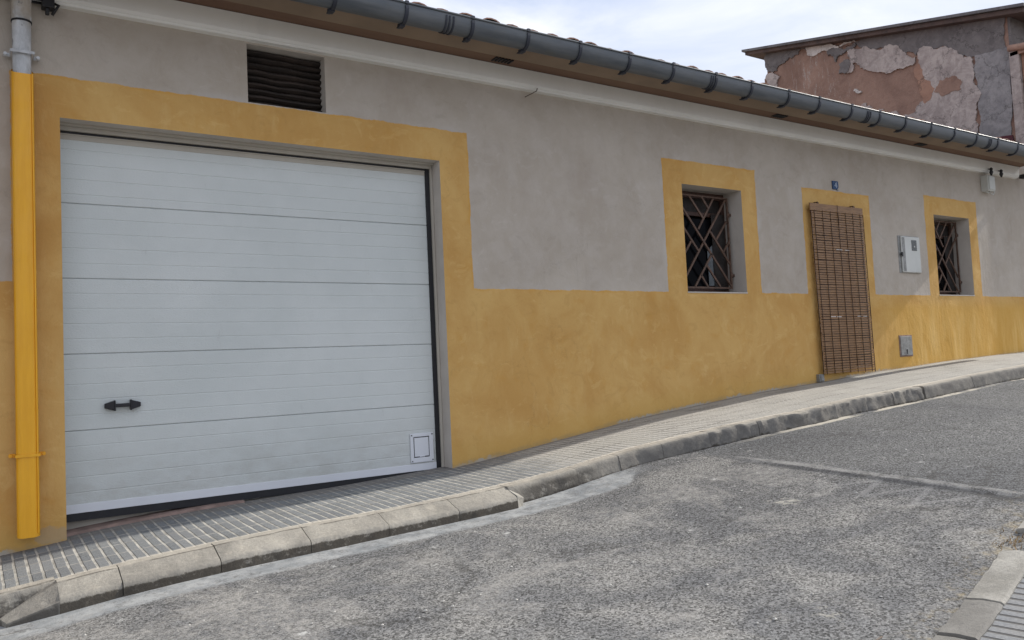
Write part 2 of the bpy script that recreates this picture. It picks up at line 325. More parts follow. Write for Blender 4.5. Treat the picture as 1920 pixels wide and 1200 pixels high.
def tile_nodes(t, X, Y, pale):
    """bars .06 wide, each tile cut across; X runs along the kerb, Y towards the wall"""
    def groove(v, pitch, w):
        p = t.mth('PINGPONG', v, pitch/2.0)                    # 0 at the joint
        return t.rng(p, w*.5, w*1.1, 1, 0)
    wv = t.mth('MULTIPLY', t.mth('SUBTRACT', t.noise(4, 3), .5), .012)
    X2 = t.mth('ADD', X, wv); Y2 = t.mth('ADD', Y, wv)
    g1 = groove(X2, .064, .0085); g2 = groove(Y2, .256, .008); g3 = t.mth('MULTIPLY', groove(Y2, .064, .004), .55)
    g4 = groove(t.mth('ADD', X2, .0), .256, .010)
    g = t.mth('MAXIMUM', t.mth('MAXIMUM', g1, g2), t.mth('MAXIMUM', g3, g4))
    cell = t.n('ShaderNodeTexWhiteNoise'); cell.noise_dimensions = '2D'
    t.put(cell.inputs['Vector'], t.comb(t.mth('FLOOR', t.mth('DIVIDE', X2, .064)), t.mth('FLOOR', t.mth('DIVIDE', Y2, .256)), 0))
    dirt = t.noise(2.2, 6, .7, dist=.6); fine = t.noise(90, 4, .75)
    a = t.mix(t.rng(fine, .3, .7), (.10, .11, .118), (.235, .245, .25))
    a = t.mix(t.mth('MULTIPLY', cell.outputs['Value'], .45), a, (.27, .275, .275))
    b = t.mix(t.rng(fine, .3, .7), (.27, .262, .245), (.48, .465, .43))
    blk = t.mix(pale, a, b)
    ct = t.n('ShaderNodeTexWhiteNoise'); ct.noise_dimensions = '2D'
    t.put(ct.inputs['Vector'], t.comb(t.mth('FLOOR', t.mth('DIVIDE', X2, .256)), t.mth('FLOOR', t.mth('DIVIDE', Y2, .256)), 3))
    blk = t.mix(t.rng(ct.outputs['Value'], .55, .95, 0, .4), blk, t.mix(pale, (.16, .165, .17), (.33, .32, .29)))
    blk = t.mix(t.rng(t.noise(1.6, 6, .75), .56, .68, 0, .4), blk, (.14, .14, .135))
    blk = t.mix(t.rng(dirt, .55, .75, 0, .45), blk, (.30, .29, .26))
    gr = t.mix(t.rng(t.noise(7, 5, .7), .35, .65), (.25, .24, .215), (.50, .48, .43))
    gd = t.mix(pale, gr, t.mix(t.rng(t.noise(2.6, 4), .4, .6), (.15, .145, .13), (.30, .29, .26)))
    grout = t.mth('MAXIMUM', g1, t.mth('MAXIMUM', g2, g4))
    col = t.mix(t.mth('MULTIPLY', grout, .9), blk, gd)
    h = t.mth('ADD', t.mth('SUBTRACT', 1.0, g), t.mth('MULTIPLY', fine, .35))
    return col, t.bump(h, .9, .007)
def mk_pave():
    t = T("ribbed_cement_tiles"); o = t.sep(t.obj)
    pale = t.rng(t.mth('ADD', o[0], t.mth('MULTIPLY', t.noise(3, 5, .6), 1.2)), 4.1, 4.9)
    col, nb = tile_nodes(t, o[0], o[1], pale)
    # mortar run along the kerb
    uv = t.sep(t.uv)
    m = t.rng(t.mth('ADD', uv[1], t.mth('MULTIPLY', t.mth('SUBTRACT', t.noise(9, 5, .7), .5), .09)), .05, .02)
    col = t.mix(t.mth('MULTIPLY', m, .85), col, (.54, .50, .43))
    # dirt in the corner with the wall
    wd = t.rng(t.mth('ADD', o[1], t.mth('MULTIPLY', t.noise(8, 5, .7), .10)), 6.06, 6.13)
    col = t.mix(t.mth('MULTIPLY', wd, .55), col, (.17, .15, .13))
    return t.fin(col, .9, 0, nb, .2)
M_PAVE = mk_pave()
def mk_pave2():
    t = T("blue_grey_ribbed_tiles"); o = t.sep(t.obj); a = math.atan(.23)
    X = t.mth('ADD', t.mth('MULTIPLY', o[0], cos(a)), t.mth('MULTIPLY', o[1], sin(a)))
    Y = t.mth('SUBTRACT', t.mth('MULTIPLY', o[1], cos(a)), t.mth('MULTIPLY', o[0], sin(a)))
    fine = t.noise(70, 4, .7)
    p = t.mth('PINGPONG', X, .031); g = t.rng(p, .006, .011, 1, 0); p2 = t.mth('PINGPONG', Y, .125); g = t.mth('MAXIMUM', g, t.rng(p2, .003, .007, 1, 0))
    c = t.mix(t.rng(fine, .3, .7), (.105, .115, .13), (.18, .19, .205)); c = t.mix(t.rng(t.noise(3, 5), .4, .7, 0, .5), c, (.20, .19, .175))
    c = t.mix(g, c, (.03, .03, .032))
    return t.fin(c, .75, 0, t.bump(t.mth('ADD', t.mth('SUBTRACT', 1.0, g), t.mth('MULTIPLY', fine, .2)), 1.0, .010))
M_PAVE2 = mk_pave2()
def mk_kerb():
    t = T("worn_kerb_concrete"); o = t.sep(t.obj); uv = t.sep(t.uv)      # uv.y: 1 at the road foot
    n = t.noise(3.0, 7, .65, dist=.5); f = t.noise(60, 5, .75)
    c = t.mix(t.rng(n, .3, .7), (.25, .235, .205), (.40, .375, .325)); c = t.mix(t.rng(f, .3, .75, 0, .45), c, (.16, .15, .135))
    c = t.mix(t.rng(t.noise(7, 6, .7), .55, .75, 0, .6), c, (.47, .43, .36))
    up = t.mth('MULTIPLY', t.rng(o[0], 3.2, 5.0), t.rng(uv[1], .25, .5))  # shade of the upright kerb face put into its colour
    c = t.mix(t.mth('MULTIPLY', up, t.rng(t.noise(6, 6, .75), .35, .6, .45, .85)), c, (.115, .11, .105))
    c = t.mix(t.rng(uv[1], .16, .21, .5, 0), c, t.mix(t.rng(t.noise(8, 6, .7), .35, .65), (.36, .325, .275), (.52, .48, .41)))
    cre = t.mth('MULTIPLY', t.rng(t.mth('ABSOLUTE', t.mth('SUBTRACT', uv[1], .25)), .03, .06, 1, 0), t.rng(t.noise(5, 5, .7), .42, .52))
    c = t.mix(t.mth('MULTIPLY', cre, t.mth('MULTIPLY', t.rng(o[0], 3.3, 3.2), .75)), c, (.09, .08, .065))
    foot_dark = t.rng(t.mth('ADD', uv[1], t.mth('MULTIPLY', t.mth('SUBTRACT', t.noise(20, 6, .8), .5), .45)), .84, .95)  # darker band towards the road foot, broken by noise
    c = t.mix(t.mth('MULTIPLY', foot_dark, .85), c, (.045, .038, .030))
    face_shade = t.mth('MULTIPLY', t.mth('MAXIMUM', t.rng(t.mth('ABSOLUTE', t.mth('SUBTRACT', o[0], 3.68)), .5, .2), t.rng(o[0], .37, .35)), t.rng(uv[1], .35, .6))  # shade painted on the kerb faces at the ramp and the left end
    face_shade = t.mth('MULTIPLY', face_shade, t.rng(t.noise(9, 6, .7), .35, .5))
    c = t.mix(t.mth('MULTIPLY', face_shade, .75), c, (.045, .040, .036))
    nb = t.bump(t.noise(9, 6, .65), .5, .02); nb = t.bump(f, .6, .006, nb)
    return t.fin(c, .93, 0, nb, .15)
M_KERB = mk_kerb()
def mk_k2():
    t = T("pale_kerb_concrete"); o = t.sep(t.obj)
    c = t.mix(t.rng(t.noise(3.5, 7, .7), .35, .65), (.24, .23, .205), (.38, .365, .33)); c = t.mix(t.rng(t.noise(60, 4, .8), .45, .7, 0, .5), c, (.17, .165, .155))
    low = t.mth('MULTIPLY', t.rng(o[0], 3.52, 3.49), t.rng(o[1], 3.0, 2.9)); c = t.mix(t.mth('MULTIPLY', low, .55), c, (.13, .125, .12))
    return t.fin(c, .92, 0, t.bump(t.noise(40, 6, .75), .7, .008), .15)
M_KERB2 = mk_k2()
M_CEM = simple("pink_cement", (.24, .17, .145), .95, 0, .25, 12, .6, 60)
M_SOIL = simple("dry_earth", (.22, .18, .13), .95, 0, .3, 1.5, .5, 20)
M_ADOBE = None
def mk_adobe():
    t = T("brown_mud_render"); c = t.mix(t.rng(t.noise(1.6, 7, .65, dist=.5), .3, .7), (.215, .130, .100), (.330, .210, .160))
    c = t.mix(t.rng(t.noise(9, 6, .75), .5, .75, 0, .5), c, (.17, .105, .08))
    st = t.mth('MULTIPLY', t.rng(t.noise(5, 7, .85, t.scale(t.obj, (1, 2.4, .5))), .545, .60), t.rng(t.mth('ABSOLUTE', t.mth('SUBTRACT', t.sep(t.obj)[1], 9.95)), .95, .3))
    c = t.mix(t.mth('MULTIPLY', st, .75), c, (.40, .35, .32))
    return t.fin(c, .95, 0, t.bump(t.noise(7, 8, .7), .8, .03))
M_ADOBE = mk_adobe()
def mk_layer(name, a, b, d):
    t = T(name); c = t.mix(t.rng(t.noise(2.4, 7, .72, dist=.7), .38, .62), a, b); c = t.mix(t.rng(t.noise(9, 8, .8), .46, .66, 0, .75), c, d)
    e1 = t.rng(t.vor(1.1, t.comb(0, t.mth('ADD', t.sep(t.obj)[1], t.mth('MULTIPLY', t.noise(4, 6, .7), .6)), t.mth('ADD', t.sep(t.obj)[2], t.mth('MULTIPLY', t.noise(3.4, 6, .7), .6))), 'Distance', 'DISTANCE_TO_EDGE'), .004, .014, .5, 0)
    c = t.mix(e1, c, (.04, .035, .033)); c = t.mix(t.rng(t.noise(5, 6, .75, t.scale(t.obj, (1, 1, .2))), .52, .72, 0, .4), c, tuple(x*.6 for x in d))
    return t.fin(c, .95, 0, t.bump(t.noise(14, 7, .7), .6, .015))
M_L_DARK = mk_layer("dark_cement_render", (.120, .108, .107), (.165, .150, .147), (.21, .19, .185))
M_L_PALE = mk_layer("pale_lime_render", (.31, .262, .245), (.46, .40, .37), (.24, .20, .19))
M_L_GREY = mk_layer("grey_cement_render", (.21, .20, .205), (.29, .275, .275), (.14, .135, .135))
M_L_WHITE = mk_layer("whitewash", (.50, .465, .44), (.62, .575, .54), (.34, .30, .275))
M_L_RED = mk_layer("dark_red_paint", (.085, .022, .030), (.11, .03, .038), (.06, .02, .025))
M_PINK = mk_layer("pink_ochre_render", (.30, .17, .12), (.36, .21, .15), (.25, .15, .11))
M_SLAB = mk_layer("stained_roof_board", (.085, .058, .052), (.125, .085, .072), (.06, .05, .046))
M_FASCIA = mk_layer("grey_fibre_cement", (.12, .115, .12), (.17, .165, .17), (.10, .09, .09))
M_WEED = simple("dry_weed", (.30, .20, .09), .8, 0, .3, 10)
M_STICK = simple("dead_twig", (.08, .06, .045), .8)
M_PEB = simple("pale_mortar_crumb", (.45, .44, .41), .9, 0, .2, 30)

# ---------------------------------------------------------------- mesh helpers
def tag(o, label=None, cat=None, group=None, kind=None):
    if label: o['label'] = label
    if cat: o['category'] = cat
    if group: o['group'] = group
    if kind: o['kind'] = kind
    return o
def empty(name, loc, label, cat, group=None):
    o = bpy.data.objects.new(name, None); o.empty_display_size = .2; S.collection.objects.link(o); o.location = loc
    return tag(o, label, cat, group)
class MB:
    def __init__(s): s.v = []; s.f = []; s.uv = {}; s.mi = []; s.sm = []
    def vert(s, p, uv=None):
        s.v.append(tuple(p)); 
        if uv is not None: s.uv[len(s.v)-1] = uv
        return len(s.v)-1
    def face(s, ids, mi=0, smooth=False): s.f.append(tuple(ids)); s.mi.append(mi); s.sm.append(smooth)
    def quad(s, a, b, c, d, mi=0): s.face([s.vert(p) for p in (a, b, c, d)], mi)
    def box(s, x0, x1, y0, y1, z0, z1, mi=0):
        P = [(x, y, z) for x in (x0, x1) for y in (y0, y1) for z in (z0, z1)]; i = [s.vert(p) for p in P]
        for q in ((0,1,3,2), (4,6,7,5), (0,4,5,1), (2,3,7,6), (0,2,6,4), (1,5,7,3)): s.face([i[k] for k in q], mi)
    def obox(s, a, b, w, h, up=(0, 1, 0), mi=0):
        """square bar from a to b, w across, h along up"""
        a = Vector(a); b = Vector(b); d = (b-a).normalized(); up = Vector(up); up = (up-d*up.dot(d)).normalized(); sdv = d.cross(up)
        i = []
        for p in (a, b):
            for su, ss in ((-1,-1), (1,-1), (1,1), (-1,1)): i.append(s.vert(p+up*su*h/2+sdv*ss*w/2))
        for k in range(4): s.face((i[k], i[(k+1) % 4], i[4+(k+1) % 4], i[4+k]), mi)
        s.face((i[3], i[2], i[1], i[0]), mi); s.face(i[4:], mi)
    def tube(s, pts, rad, seg=10, mi=0, cap=True, smooth=True):
        pts = [Vector(p) for p in pts]; rings = []; rads = rad if isinstance(rad, (list, tuple)) else [rad]*len(pts)
        d0 = (pts[1]-pts[0]).normalized(); n = d0.orthogonal().normalized()
        for k, p in enumerate(pts):
            d = (pts[min(k+1, len(pts)-1)]-pts[max(k-1, 0)]).normalized(); n = (n-d*n.dot(d)).normalized(); b = d.cross(n)
            rings.append([s.vert(p+(n*cos(2*pi*j/seg)+b*sin(2*pi*j/seg))*rads[k]) for j in range(seg)])
        for k in range(len(rings)-1):
            for j in range(seg): s.face((rings[k][j], rings[k][(j+1) % seg], rings[k+1][(j+1) % seg], rings[k+1][j]), mi, smooth)
        if cap: s.face(rings[0][::-1], mi); s.face(rings[-1], mi)
    def sweepx(s, prof, xs, closed=False, mi=0, smooth=False, zfun=None, caps=True):
        """profile of (y,z) carried along x"""
        rings = [[s.vert((x, y, z+(zfun(x) if zfun else 0))) for y, z in prof] for x in xs]; n = len(prof)
        for k in range(len(rings)-1):
            for j in range(n if closed else n-1):
                s.face((rings[k][j], rings[k][(j+1) % n], rings[k+1][(j+1) % n], rings[k+1][j]), mi, smooth)
        if caps and n > 2: s.face(rings[0][::-1], mi); s.face(rings[-1], mi)
    def build(s, name, mats, parent=None, bevel=0, shade=None, org=None):
        me = bpy.data.meshes.new(name)
        off = Vector(org) if org is not None else Vector((0, 0, 0))
        me.from_pydata([tuple(Vector(v)-off) for v in s.v] if org is not None else s.v, [], s.f)
        if not isinstance(mats, (list, tuple)): mats = [mats]
        for m in mats: me.materials.append(m)
        for p, mi, sm in zip(me.polygons, s.mi, s.sm): p.material_index = mi; p.use_smooth = sm
        if s.uv:
            ul = me.uv_layers.new(name="map")
            for l in me.loops: ul.data[l.index].uv = s.uv.get(l.vertex_index, (0, 0))
        bm = bmesh.new(); bm.from_mesh(me); bmesh.ops.recalc_face_normals(bm, faces=bm.faces); bm.to_mesh(me); bm.free()
        o = bpy.data.objects.new(name, me); S.collection.objects.link(o)
        if org is not None: o.location = off
        if parent is not None:
            o.parent = parent; ploc = world_loc(parent); o.location = off-ploc
        if bevel:
            b = o.modifiers.new('bevel', 'BEVEL'); b.width = bevel; b.segments = 2; b.limit_method = 'ANGLE'; b.angle_limit = radians(40)
        return o
def world_loc(o):
    v = Vector((0, 0, 0))
    while o is not None: v = v+o.location; o = o.parent
    return v

# ---------------------------------------------------------------- ground heights
GX = [(-60, -4.6), (-20, -2.2), (-6, -1.40), (-2, -1.16), (.13, -1.05), (.51, -1.0), (1.42, -.94), (2.39, -.91), (3.45, -.85), (5.55, -.59), (7.15, -.45), (8.58, -.375), (9.6, -.31),
      (11.4, -.23), (13.58, -.17), (20, .12), (40, 1.0), (80, 2.4)]
def zlin(x):
    for (a, za), (b, zb) in zip(GX, GX[1:]):
        if x <= b: return za+(zb-za)*(x-a)/(b-a)
    return GX[-1][1]
def zf(x): return sum(w*zlin(x+d) for d, w in ((-.3, .15), (-.15, .2), (0, .3), (.15, .2), (.3, .15)))
def interp(tab, x):
    if x <= tab[0][0]: return tab[0][1]
    for (a, va), (b, vb) in zip(tab, tab[1:]):
        if x <= b: return va+(vb-va)*(x-a)/(b-a)
    return tab[-1][1]
def yk(x): return interp([(3.2, 5.10), (4.5, 5.12), (5.4, 4.97), (6.3, 4.83), (7.5, 4.79), (11, 4.77)], x)     # pavement edge
def zp(x, y): return zf(x)-.02*(6.1-y)
def zr(x, y): return zf(x)-.14-.04*(5.05-y)
def yo(x):                                                                                     # near kerb, road side
    return 1.8+(min(x, 6.0)-3.09)*.23+max(0, x-6.0)*.01 if x > -6 else 1.8+(-6-3.09)*.23
def frange(a, b, st):
    n = max(1, int(round((b-a)/st))); return [a+(b-a)*i/n for i in range(n+1)]
def nn(x, y, z, sc, amp): return noise.noise(Vector((x*sc, y*sc, z*sc)))*amp

def strip(name, xs, yfun, nrow, zfun, m, uvf=None, kind='structure'):
    b = MB(); rows = []
    for x in xs:
        y0, y1 = yfun(x); rr = []
        for j in range(nrow+1):
            y = y0+(y1-y0)*j/nrow; rr.append(b.vert((x, y, zfun(x, y)), uvf(x, y) if uvf else (x, y)))
        rows.append(rr)
    for a, c in zip(rows, rows[1:]):
        for j in range(nrow): b.face((a[j], c[j], c[j+1], a[j+1]), 0, True)
    o = b.build(name, m); o['kind'] = kind; return o
xs_road = frange(-60, -6, 2)[:-1]+frange(-6, 4.7, .15)[:-1]+frange(4.7, 5.3, .015)[:-1]+frange(5.3, 14, .2)[:-1]+frange(14, 80, 2)
def road_z(x, y):
    w = min(1, max(0, (4.75-y)/.5)); d = x-5.0+.02*sin(y*2.3)
    d = max(-.5, min(2.0, d)); rise = .016/(1+math.exp(-d/.012))*math.exp(-max(0, d)/.35)+.006*math.exp(-(d/.03)**2)
    return zr(x, y)+w*rise+(nn(x, y, 0, .9, .012) if -6 < x < 14 else 0)
strip("road", xs_road, lambda x: (yo(x)-.12, yk(x)+.10), 34, road_z, M_ROAD, lambda x, y: (x, yk(x)-.14-y if x > 4.2 else 4.83-y))
strip("pavement", frange(-60, -6, 2)[:-1]+frange(-6, 14, .1)[:-1]+frange(14, 80, 2), lambda x: (yk(x)-.012, 6.26), 8, lambda x, y: zp(x, y)+nn(x, y, 3, 1.4, .006), M_PAVE, lambda x, y: (x, y-yk(x)))
def yin(x): return yo(x)-.165
strip("near_pavement", frange(-60, -6, 2)[:-1]+frange(-6, 14, .25)[:-1]+frange(14, 80, 2), lambda x: (yin(x)-6.0, yin(x)+.01), 12, lambda x, y: zr(x, min(y, yo(x)))+.028, M_PAVE2)
# ground far around, a sheet under everything
g = MB(); gr = []
for x in frange(-900, 900, 60):
    rr = []
    for y in frange(-900, 900, 60):
        rr.append(g.vert((x, y, -7.0+(nn(x, y, 0, .004, 3)))))
    gr.append(rr)
for a, c in zip(gr, gr[1:]):
    for j in range(len(a)-1): g.face((a[j], c[j], c[j+1], a[j+1]))
tag(g.build("ground", M_SOIL), kind='structure')
g = MB()       # hillside under the street, following its slope
rows = []
for x in frange(-60, 80, 2):
    rows.append([g.vert((x, y, zz)) for y, zz in ((-60, zf(x)-1.6), (-8, zf(x)-.75), (6.5, zf(x)-.32), (60, zf(x)-.5))])
for a, c in zip(rows, rows[1:]):
    for j in range(3): g.face((a[j], c[j], c[j+1], a[j+1]))
tag(g.build("street_subsoil", M_SOIL), kind='structure')

# ---- kerbs of the house side: stones, each with its own tilt, joints of 12 mm
kb = MB()
def kerb_stone(x0, x1, kind, rough=.004, gap=.0025):
    xs = frange(x0+gap, x1-gap, .03); jy = random.uniform(-.005, .005); jz = random.uniform(-.002, .002); rings = []
    for x in xs:
        zt = zp(x, yk(x)); e = yk(x)
        if kind == 'low':      # dropped kerb at the garage: flat band, sloping face, small upright
            t = 1.0
            if x < .62: t = max(0.0, (x-.12)/.5)
            out = .24
            zb = zr(x, 4.8)-.02
            P = [(e+.004, zt+.001), (e-.035, zt+.002), (e-.074, zt+.001), (e-.082, zt-.003), (e-.15, zt-.028), (e-out+.012, zt-.052), (e-out, zt-.066), (e-out-.004, zt-.085), (e-out-.004, zb-.04)]
            V = [0, .1, .2, .3, .5, .66, .74, .95, 1]
            if x < .62:        # the splayed end
                P = [(min(py, e-.0) if i < 3 else py+0, pz) for i, (py, pz) in enumerate(P)]
        else:
            if x1 < .4: e = e+.075
            zb = zr(x, e-.15); hgt = zt-zb
            P = [(e+.004, zt+.002), (e-.04, zt+.004), (e-.088, zt+.003), (e-.108, zt-.002), (e-.119, zt-.018), (e-.126, zt-hgt*.4), (e-.134, zt-hgt*.7), (e-.142, zb-.004), (e-.144, zb-.05)]
            V = [0, .1, .22, .35, .45, .6, .75, .95, 1]
        ring = []
        for (py, pz), v in zip(P, V):
            w = 0 if v in (0, 1) else 1
            n1 = nn(x, py, pz, 9, rough*1.6)+nn(x, py, pz, 30, rough)
            n2 = nn(x+7, py, pz, 12, rough)
            endr = 0.0015 if (x in (xs[0], xs[-1]) and w) else 0
            ring.append(kb.vert((x, py+w*(n1+jy)+endr*.6, pz+w*(n2+jz)-endr), (x, v)))
        rings.append(ring)
    for a, c in zip(rings, rings[1:]):
        for j in range(len(a)-1): kb.face((a[j], c[j], c[j+1], a[j+1]), 0, True)
    for rg in (rings[0], rings[-1]):
        base = kb.vert((kb.v[rg[0]][0], kb.v[rg[0]][1], kb.v[rg[-1]][2]), (x0, .6)); kb.face(rg+[base] if rg is rings[-1] else (rg+[base])[::-1])
for a, c in zip([-6, -5.4, -4.8, -4.2, -3.6, -3.0, -2.4, -1.8, -1.2, -.6, -.05], [-5.4, -4.8, -4.2, -3.6, -3.0, -2.4, -1.8, -1.2, -.6, -.05, .36]): kerb_stone(a, c, 'std')
for a, c in zip([.36, .66, 1.17, 1.70, 2.22, 2.74], [.66, 1.17, 1.70, 2.22, 2.74, 3.22]): kerb_stone(a, c, 'low')
js = [3.22, 3.86, 4.30, 4.74, 5.22]
for a, c in zip(js, js[1:]): kerb_stone(a, c, 'std', .005)
js = [5.22, 5.75, 6.3, 6.72, 7.2, 7.62, 8.15]
for a, c in zip(js, js[1:]): kerb_stone(a, c, 'std', .014, .0015)
js = [8.19, 9.15, 10.15, 11.15, 12.15, 13.15, 14.15, 16]
for a, c in zip(js, js[1:]): kerb_stone(a, c, 'std', .004)
kbo = kb.build("kerb", M_KERB); es = kbo.modifiers.new("split", "EDGE_SPLIT"); es.split_angle = radians(32); tag(kbo, kind='structure')
# splayed left tip of the dropped kerb
k2 = MB()
pts_top = [(.362, 5.09), (.362, 5.02), (.362, 4.95), (.362, 4.862), (.13, 4.885), (.10, 4.95)]
zt_ = [zp(.36, 5.09)-.001, zp(.36, 5.0), zp(.36, 5.0)-.028, zp(.36, 5.0)-.066, zr(.13, 4.9)+.014, zr(.1, 4.95)+.030]
b0 = [k2.vert((x, y, z_), (x, .45)) for (x, y), z_ in zip(pts_top, zt_)]
b1 = [k2.vert((x, y, zr(x, y)-.05), (x, 1.0)) for x, y in pts_top]
k2.face(b0)
for i in range(6): k2.face((b0[i], b0[(i+1) % 6], b1[(i+1) % 6], b1[i]))
tag(k2.build("kerb_end_splay", M_KERB), kind='structure')
# pale concrete end of the dropped kerb on the uphill side
k3 = MB()
P = [(5.03, .0), (4.955, -.028), (4.87, -.052), (4.858, -.14), (5.03, -.14)]
A = [k3.vert((3.222, y, zp(3.22, 5.1)+z+.002)) for y, z in P]
Bv = [k3.vert((3.222+.075 if i < 3 else 3.222+.055, y+.028, zp(3.22, 5.1)+z-.022)) for i, (y, z) in enumerate(P)]
k3.face(A[::-1]); k3.face(Bv)
for i in range(5): k3.face((A[i], A[(i+1) % 5], Bv[(i+1) % 5], Bv[i]))
tag(k3.build("kerb_mortar_cap", M_KERB2, bevel=.004), kind='structure')
# near kerb at the photographer's side
kn = MB()
def near_stone(x0, x1, wk=.165, dz=0.0):
    rings = []
    xs = frange(x0, x1, .05)
    for x in xs:
        y0 = yo(x); z0 = zr(x, y0)
        P = [(y0+.004, -.05), (y0, .004), (y0-.012, .022+dz), (y0-wk*.5, .034+dz), (y0-wk+.012, .036+dz), (y0-wk, .028+dz), (y0-wk, -.04)]
        rings.append([kn.vert((x, y+nn(x, y, 2, 14, .006), z0+z+nn(x, y, 5, 16, .005)), (x, .2)) for y, z in P])
    for a, c in zip(rings, rings[1:]):
        for j in range(len(a)-1): kn.face((a[j], c[j], c[j+1], a[j+1]), 0, True)
    kn.face(rings[0]); kn.face(rings[-1][::-1])
js = [-6, -5, -4, -3, -2, -1, 0, 1.0, 2.0, 2.62, 3.10]
for a, c in zip(js, js[1:]): near_stone(a+.004, c-.004, dz=-.004 if a > 2 else 0)
near_stone(3.125, 3.50); near_stone(3.52, 4.13); near_stone(4.46, 5.4); near_stone(5.42, 6.4); near_stone(6.42, 7.4)
kno = kn.build("near_kerb", M_KERB2); es = kno.modifiers.new("split", "EDGE_SPLIT"); es.split_angle = radians(32); tag(kno, kind='structure')

# ---------------------------------------------------------------- the house
house = empty("house", (6.9, 6.1, zf(6.9)), "long single storey village house, grey plaster with ochre painted base, door and window surrounds", "house")
X0, X1 = -6.0, 13.86
OPEN = dict(garage=(.5, 3.39, -3, 1.80), vent=(1.757, 2.375, 2.085, 2.54), win1=(6.33, 7.27, .680, 1.85), door=(8.58, 9.57, -.23, 1.70), win2=(11.28, 12.23, .690, 1.835))
xcut = sorted(set(frange(X0, X1, .2)) | {v for o in OPEN.values() for v in o[:2]})
xcut = [x for i, x in enumerate(xcut) if i == 0 or x-xcut[i-1] > 1e-4]
zcut = sorted({v for o in OPEN.values() for v in o[2:] if v > -2} | {0.25, 1.2, 2.75, 3.0, 0.0})
w = MB(); cache = {}
def wv(x, z):
    k = (round(x, 4), round(z, 4))
    if k not in cache: cache[k] = w.vert((x, 6.1, z), (x, z-zf(x)))
    return cache[k]
for xa, xb in zip(xcut, xcut[1:]):
    xm = (xa+xb)/2; za = None
    zs = [None]+[z for z in zcut]
    for z0, z1 in zip(zs, zs[1:]):
        zm = (z1-.01) if z0 is None else (z0+z1)/2
        if any(o[0] < xm < o[1] and o[2] < zm < o[3] for o in OPEN.values()): continue
        if z0 is None:
            # subdivide down to below the pavement
            a0, b0_ = zf(xa)-.10, zf(xb)-.10
            if a0 > z1-.01: continue
            w.face((wv(xa, a0), wv(xb, b0_), wv(xb, z1), wv(xa, z1)))
        else: w.face((wv(xa, z0), wv(xb, z0), wv(xb, z1), wv(xa, z1)))
# reveals (grey plaster), depth per opening
DEP = dict(garage=.30, vent=.13, win1=.42, door=.22, win2=.42)
for k, (xa, xb, za, zb) in OPEN.items():
    d = 6.1+DEP[k]; z0 = za if k != 'garage' else None
    if k == 'garage':
        w.quad((xa, 6.1, zb), (xa, d, zb), (xa, d, -1.2), (xa, 6.1, -1.2), 1); w.quad((xb, 6.1, zb), (xb, d, zb), (xb, d, -1.2), (xb, 6.1, -1.2), 1)
        w.quad((xa, 6.1, zb), (xb, 6.1, zb), (xb, d, zb), (xa, d, zb), 1)
    else:
        for q in (((xa, za), (xa, zb)), ((xb, za), (xb, zb)), ((xa, zb), (xb, zb)), ((xa, za), (xb, za))):
            (p, a), (p2, a2) = q; w.quad((p, 6.1, a), (p2, 6.1, a2), (p2, d, a2), (p, d, a), 1)
# other sides of the building
w.quad((X0, 6.1, -2.2), (X0, 11.6, -2.2), (X0, 11.6, 3.0), (X0, 6.1, 3.0), 1)
w.face([w.vert(p) for p in ((X1, 6.1, -1), (X1, 11.6, -1), (X1, 11.6, 4.0), (X1, 6.1, 2.95))], 1)
w.quad((X0, 11.6, -2.2), (X1, 11.6, -2.2), (X1, 11.6, 4.2), (X0, 11.6, 4.2), 1)
wall = w.build("wall", [M_FRONT, M_REV], house)
# eave: soffit in two flats, and the cornice band under it
e = MB()
e.sweepx([(6.102, 2.735), (5.90, 2.745), (5.865, 2.748), (5.865, 2.80), (6.102, 2.87)], [X0, 0, 4, 8, 12, 13.80], True)
eave = e.build("eave", M_SOF, house)
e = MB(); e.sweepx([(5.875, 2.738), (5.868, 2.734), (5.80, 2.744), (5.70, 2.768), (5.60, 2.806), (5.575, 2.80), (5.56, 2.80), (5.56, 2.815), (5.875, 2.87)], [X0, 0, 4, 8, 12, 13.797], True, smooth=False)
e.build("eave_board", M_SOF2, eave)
def soffit_vent(x):
    b = MB()
    for i in range(6):
        xx = x+i*.034; b.box(xx, xx+.017, 5.895, 5.985, 2.733, 2.7425)
    return b.build("soffit_vent", M_RUB, house)
for x in (3.90, 7.74, 10.70, .1): soffit_vent(x)
c = MB()
c.sweepx([(6.10, 2.555), (6.055, 2.560), (6.048, 2.575), (6.040, 2.578), (6.028, 2.60), (6.022, 2.733), (6.10, 2.733)], frange(X0, 13.74, 1.2), True)
corn = c.build("cornice", M_CORN, house)
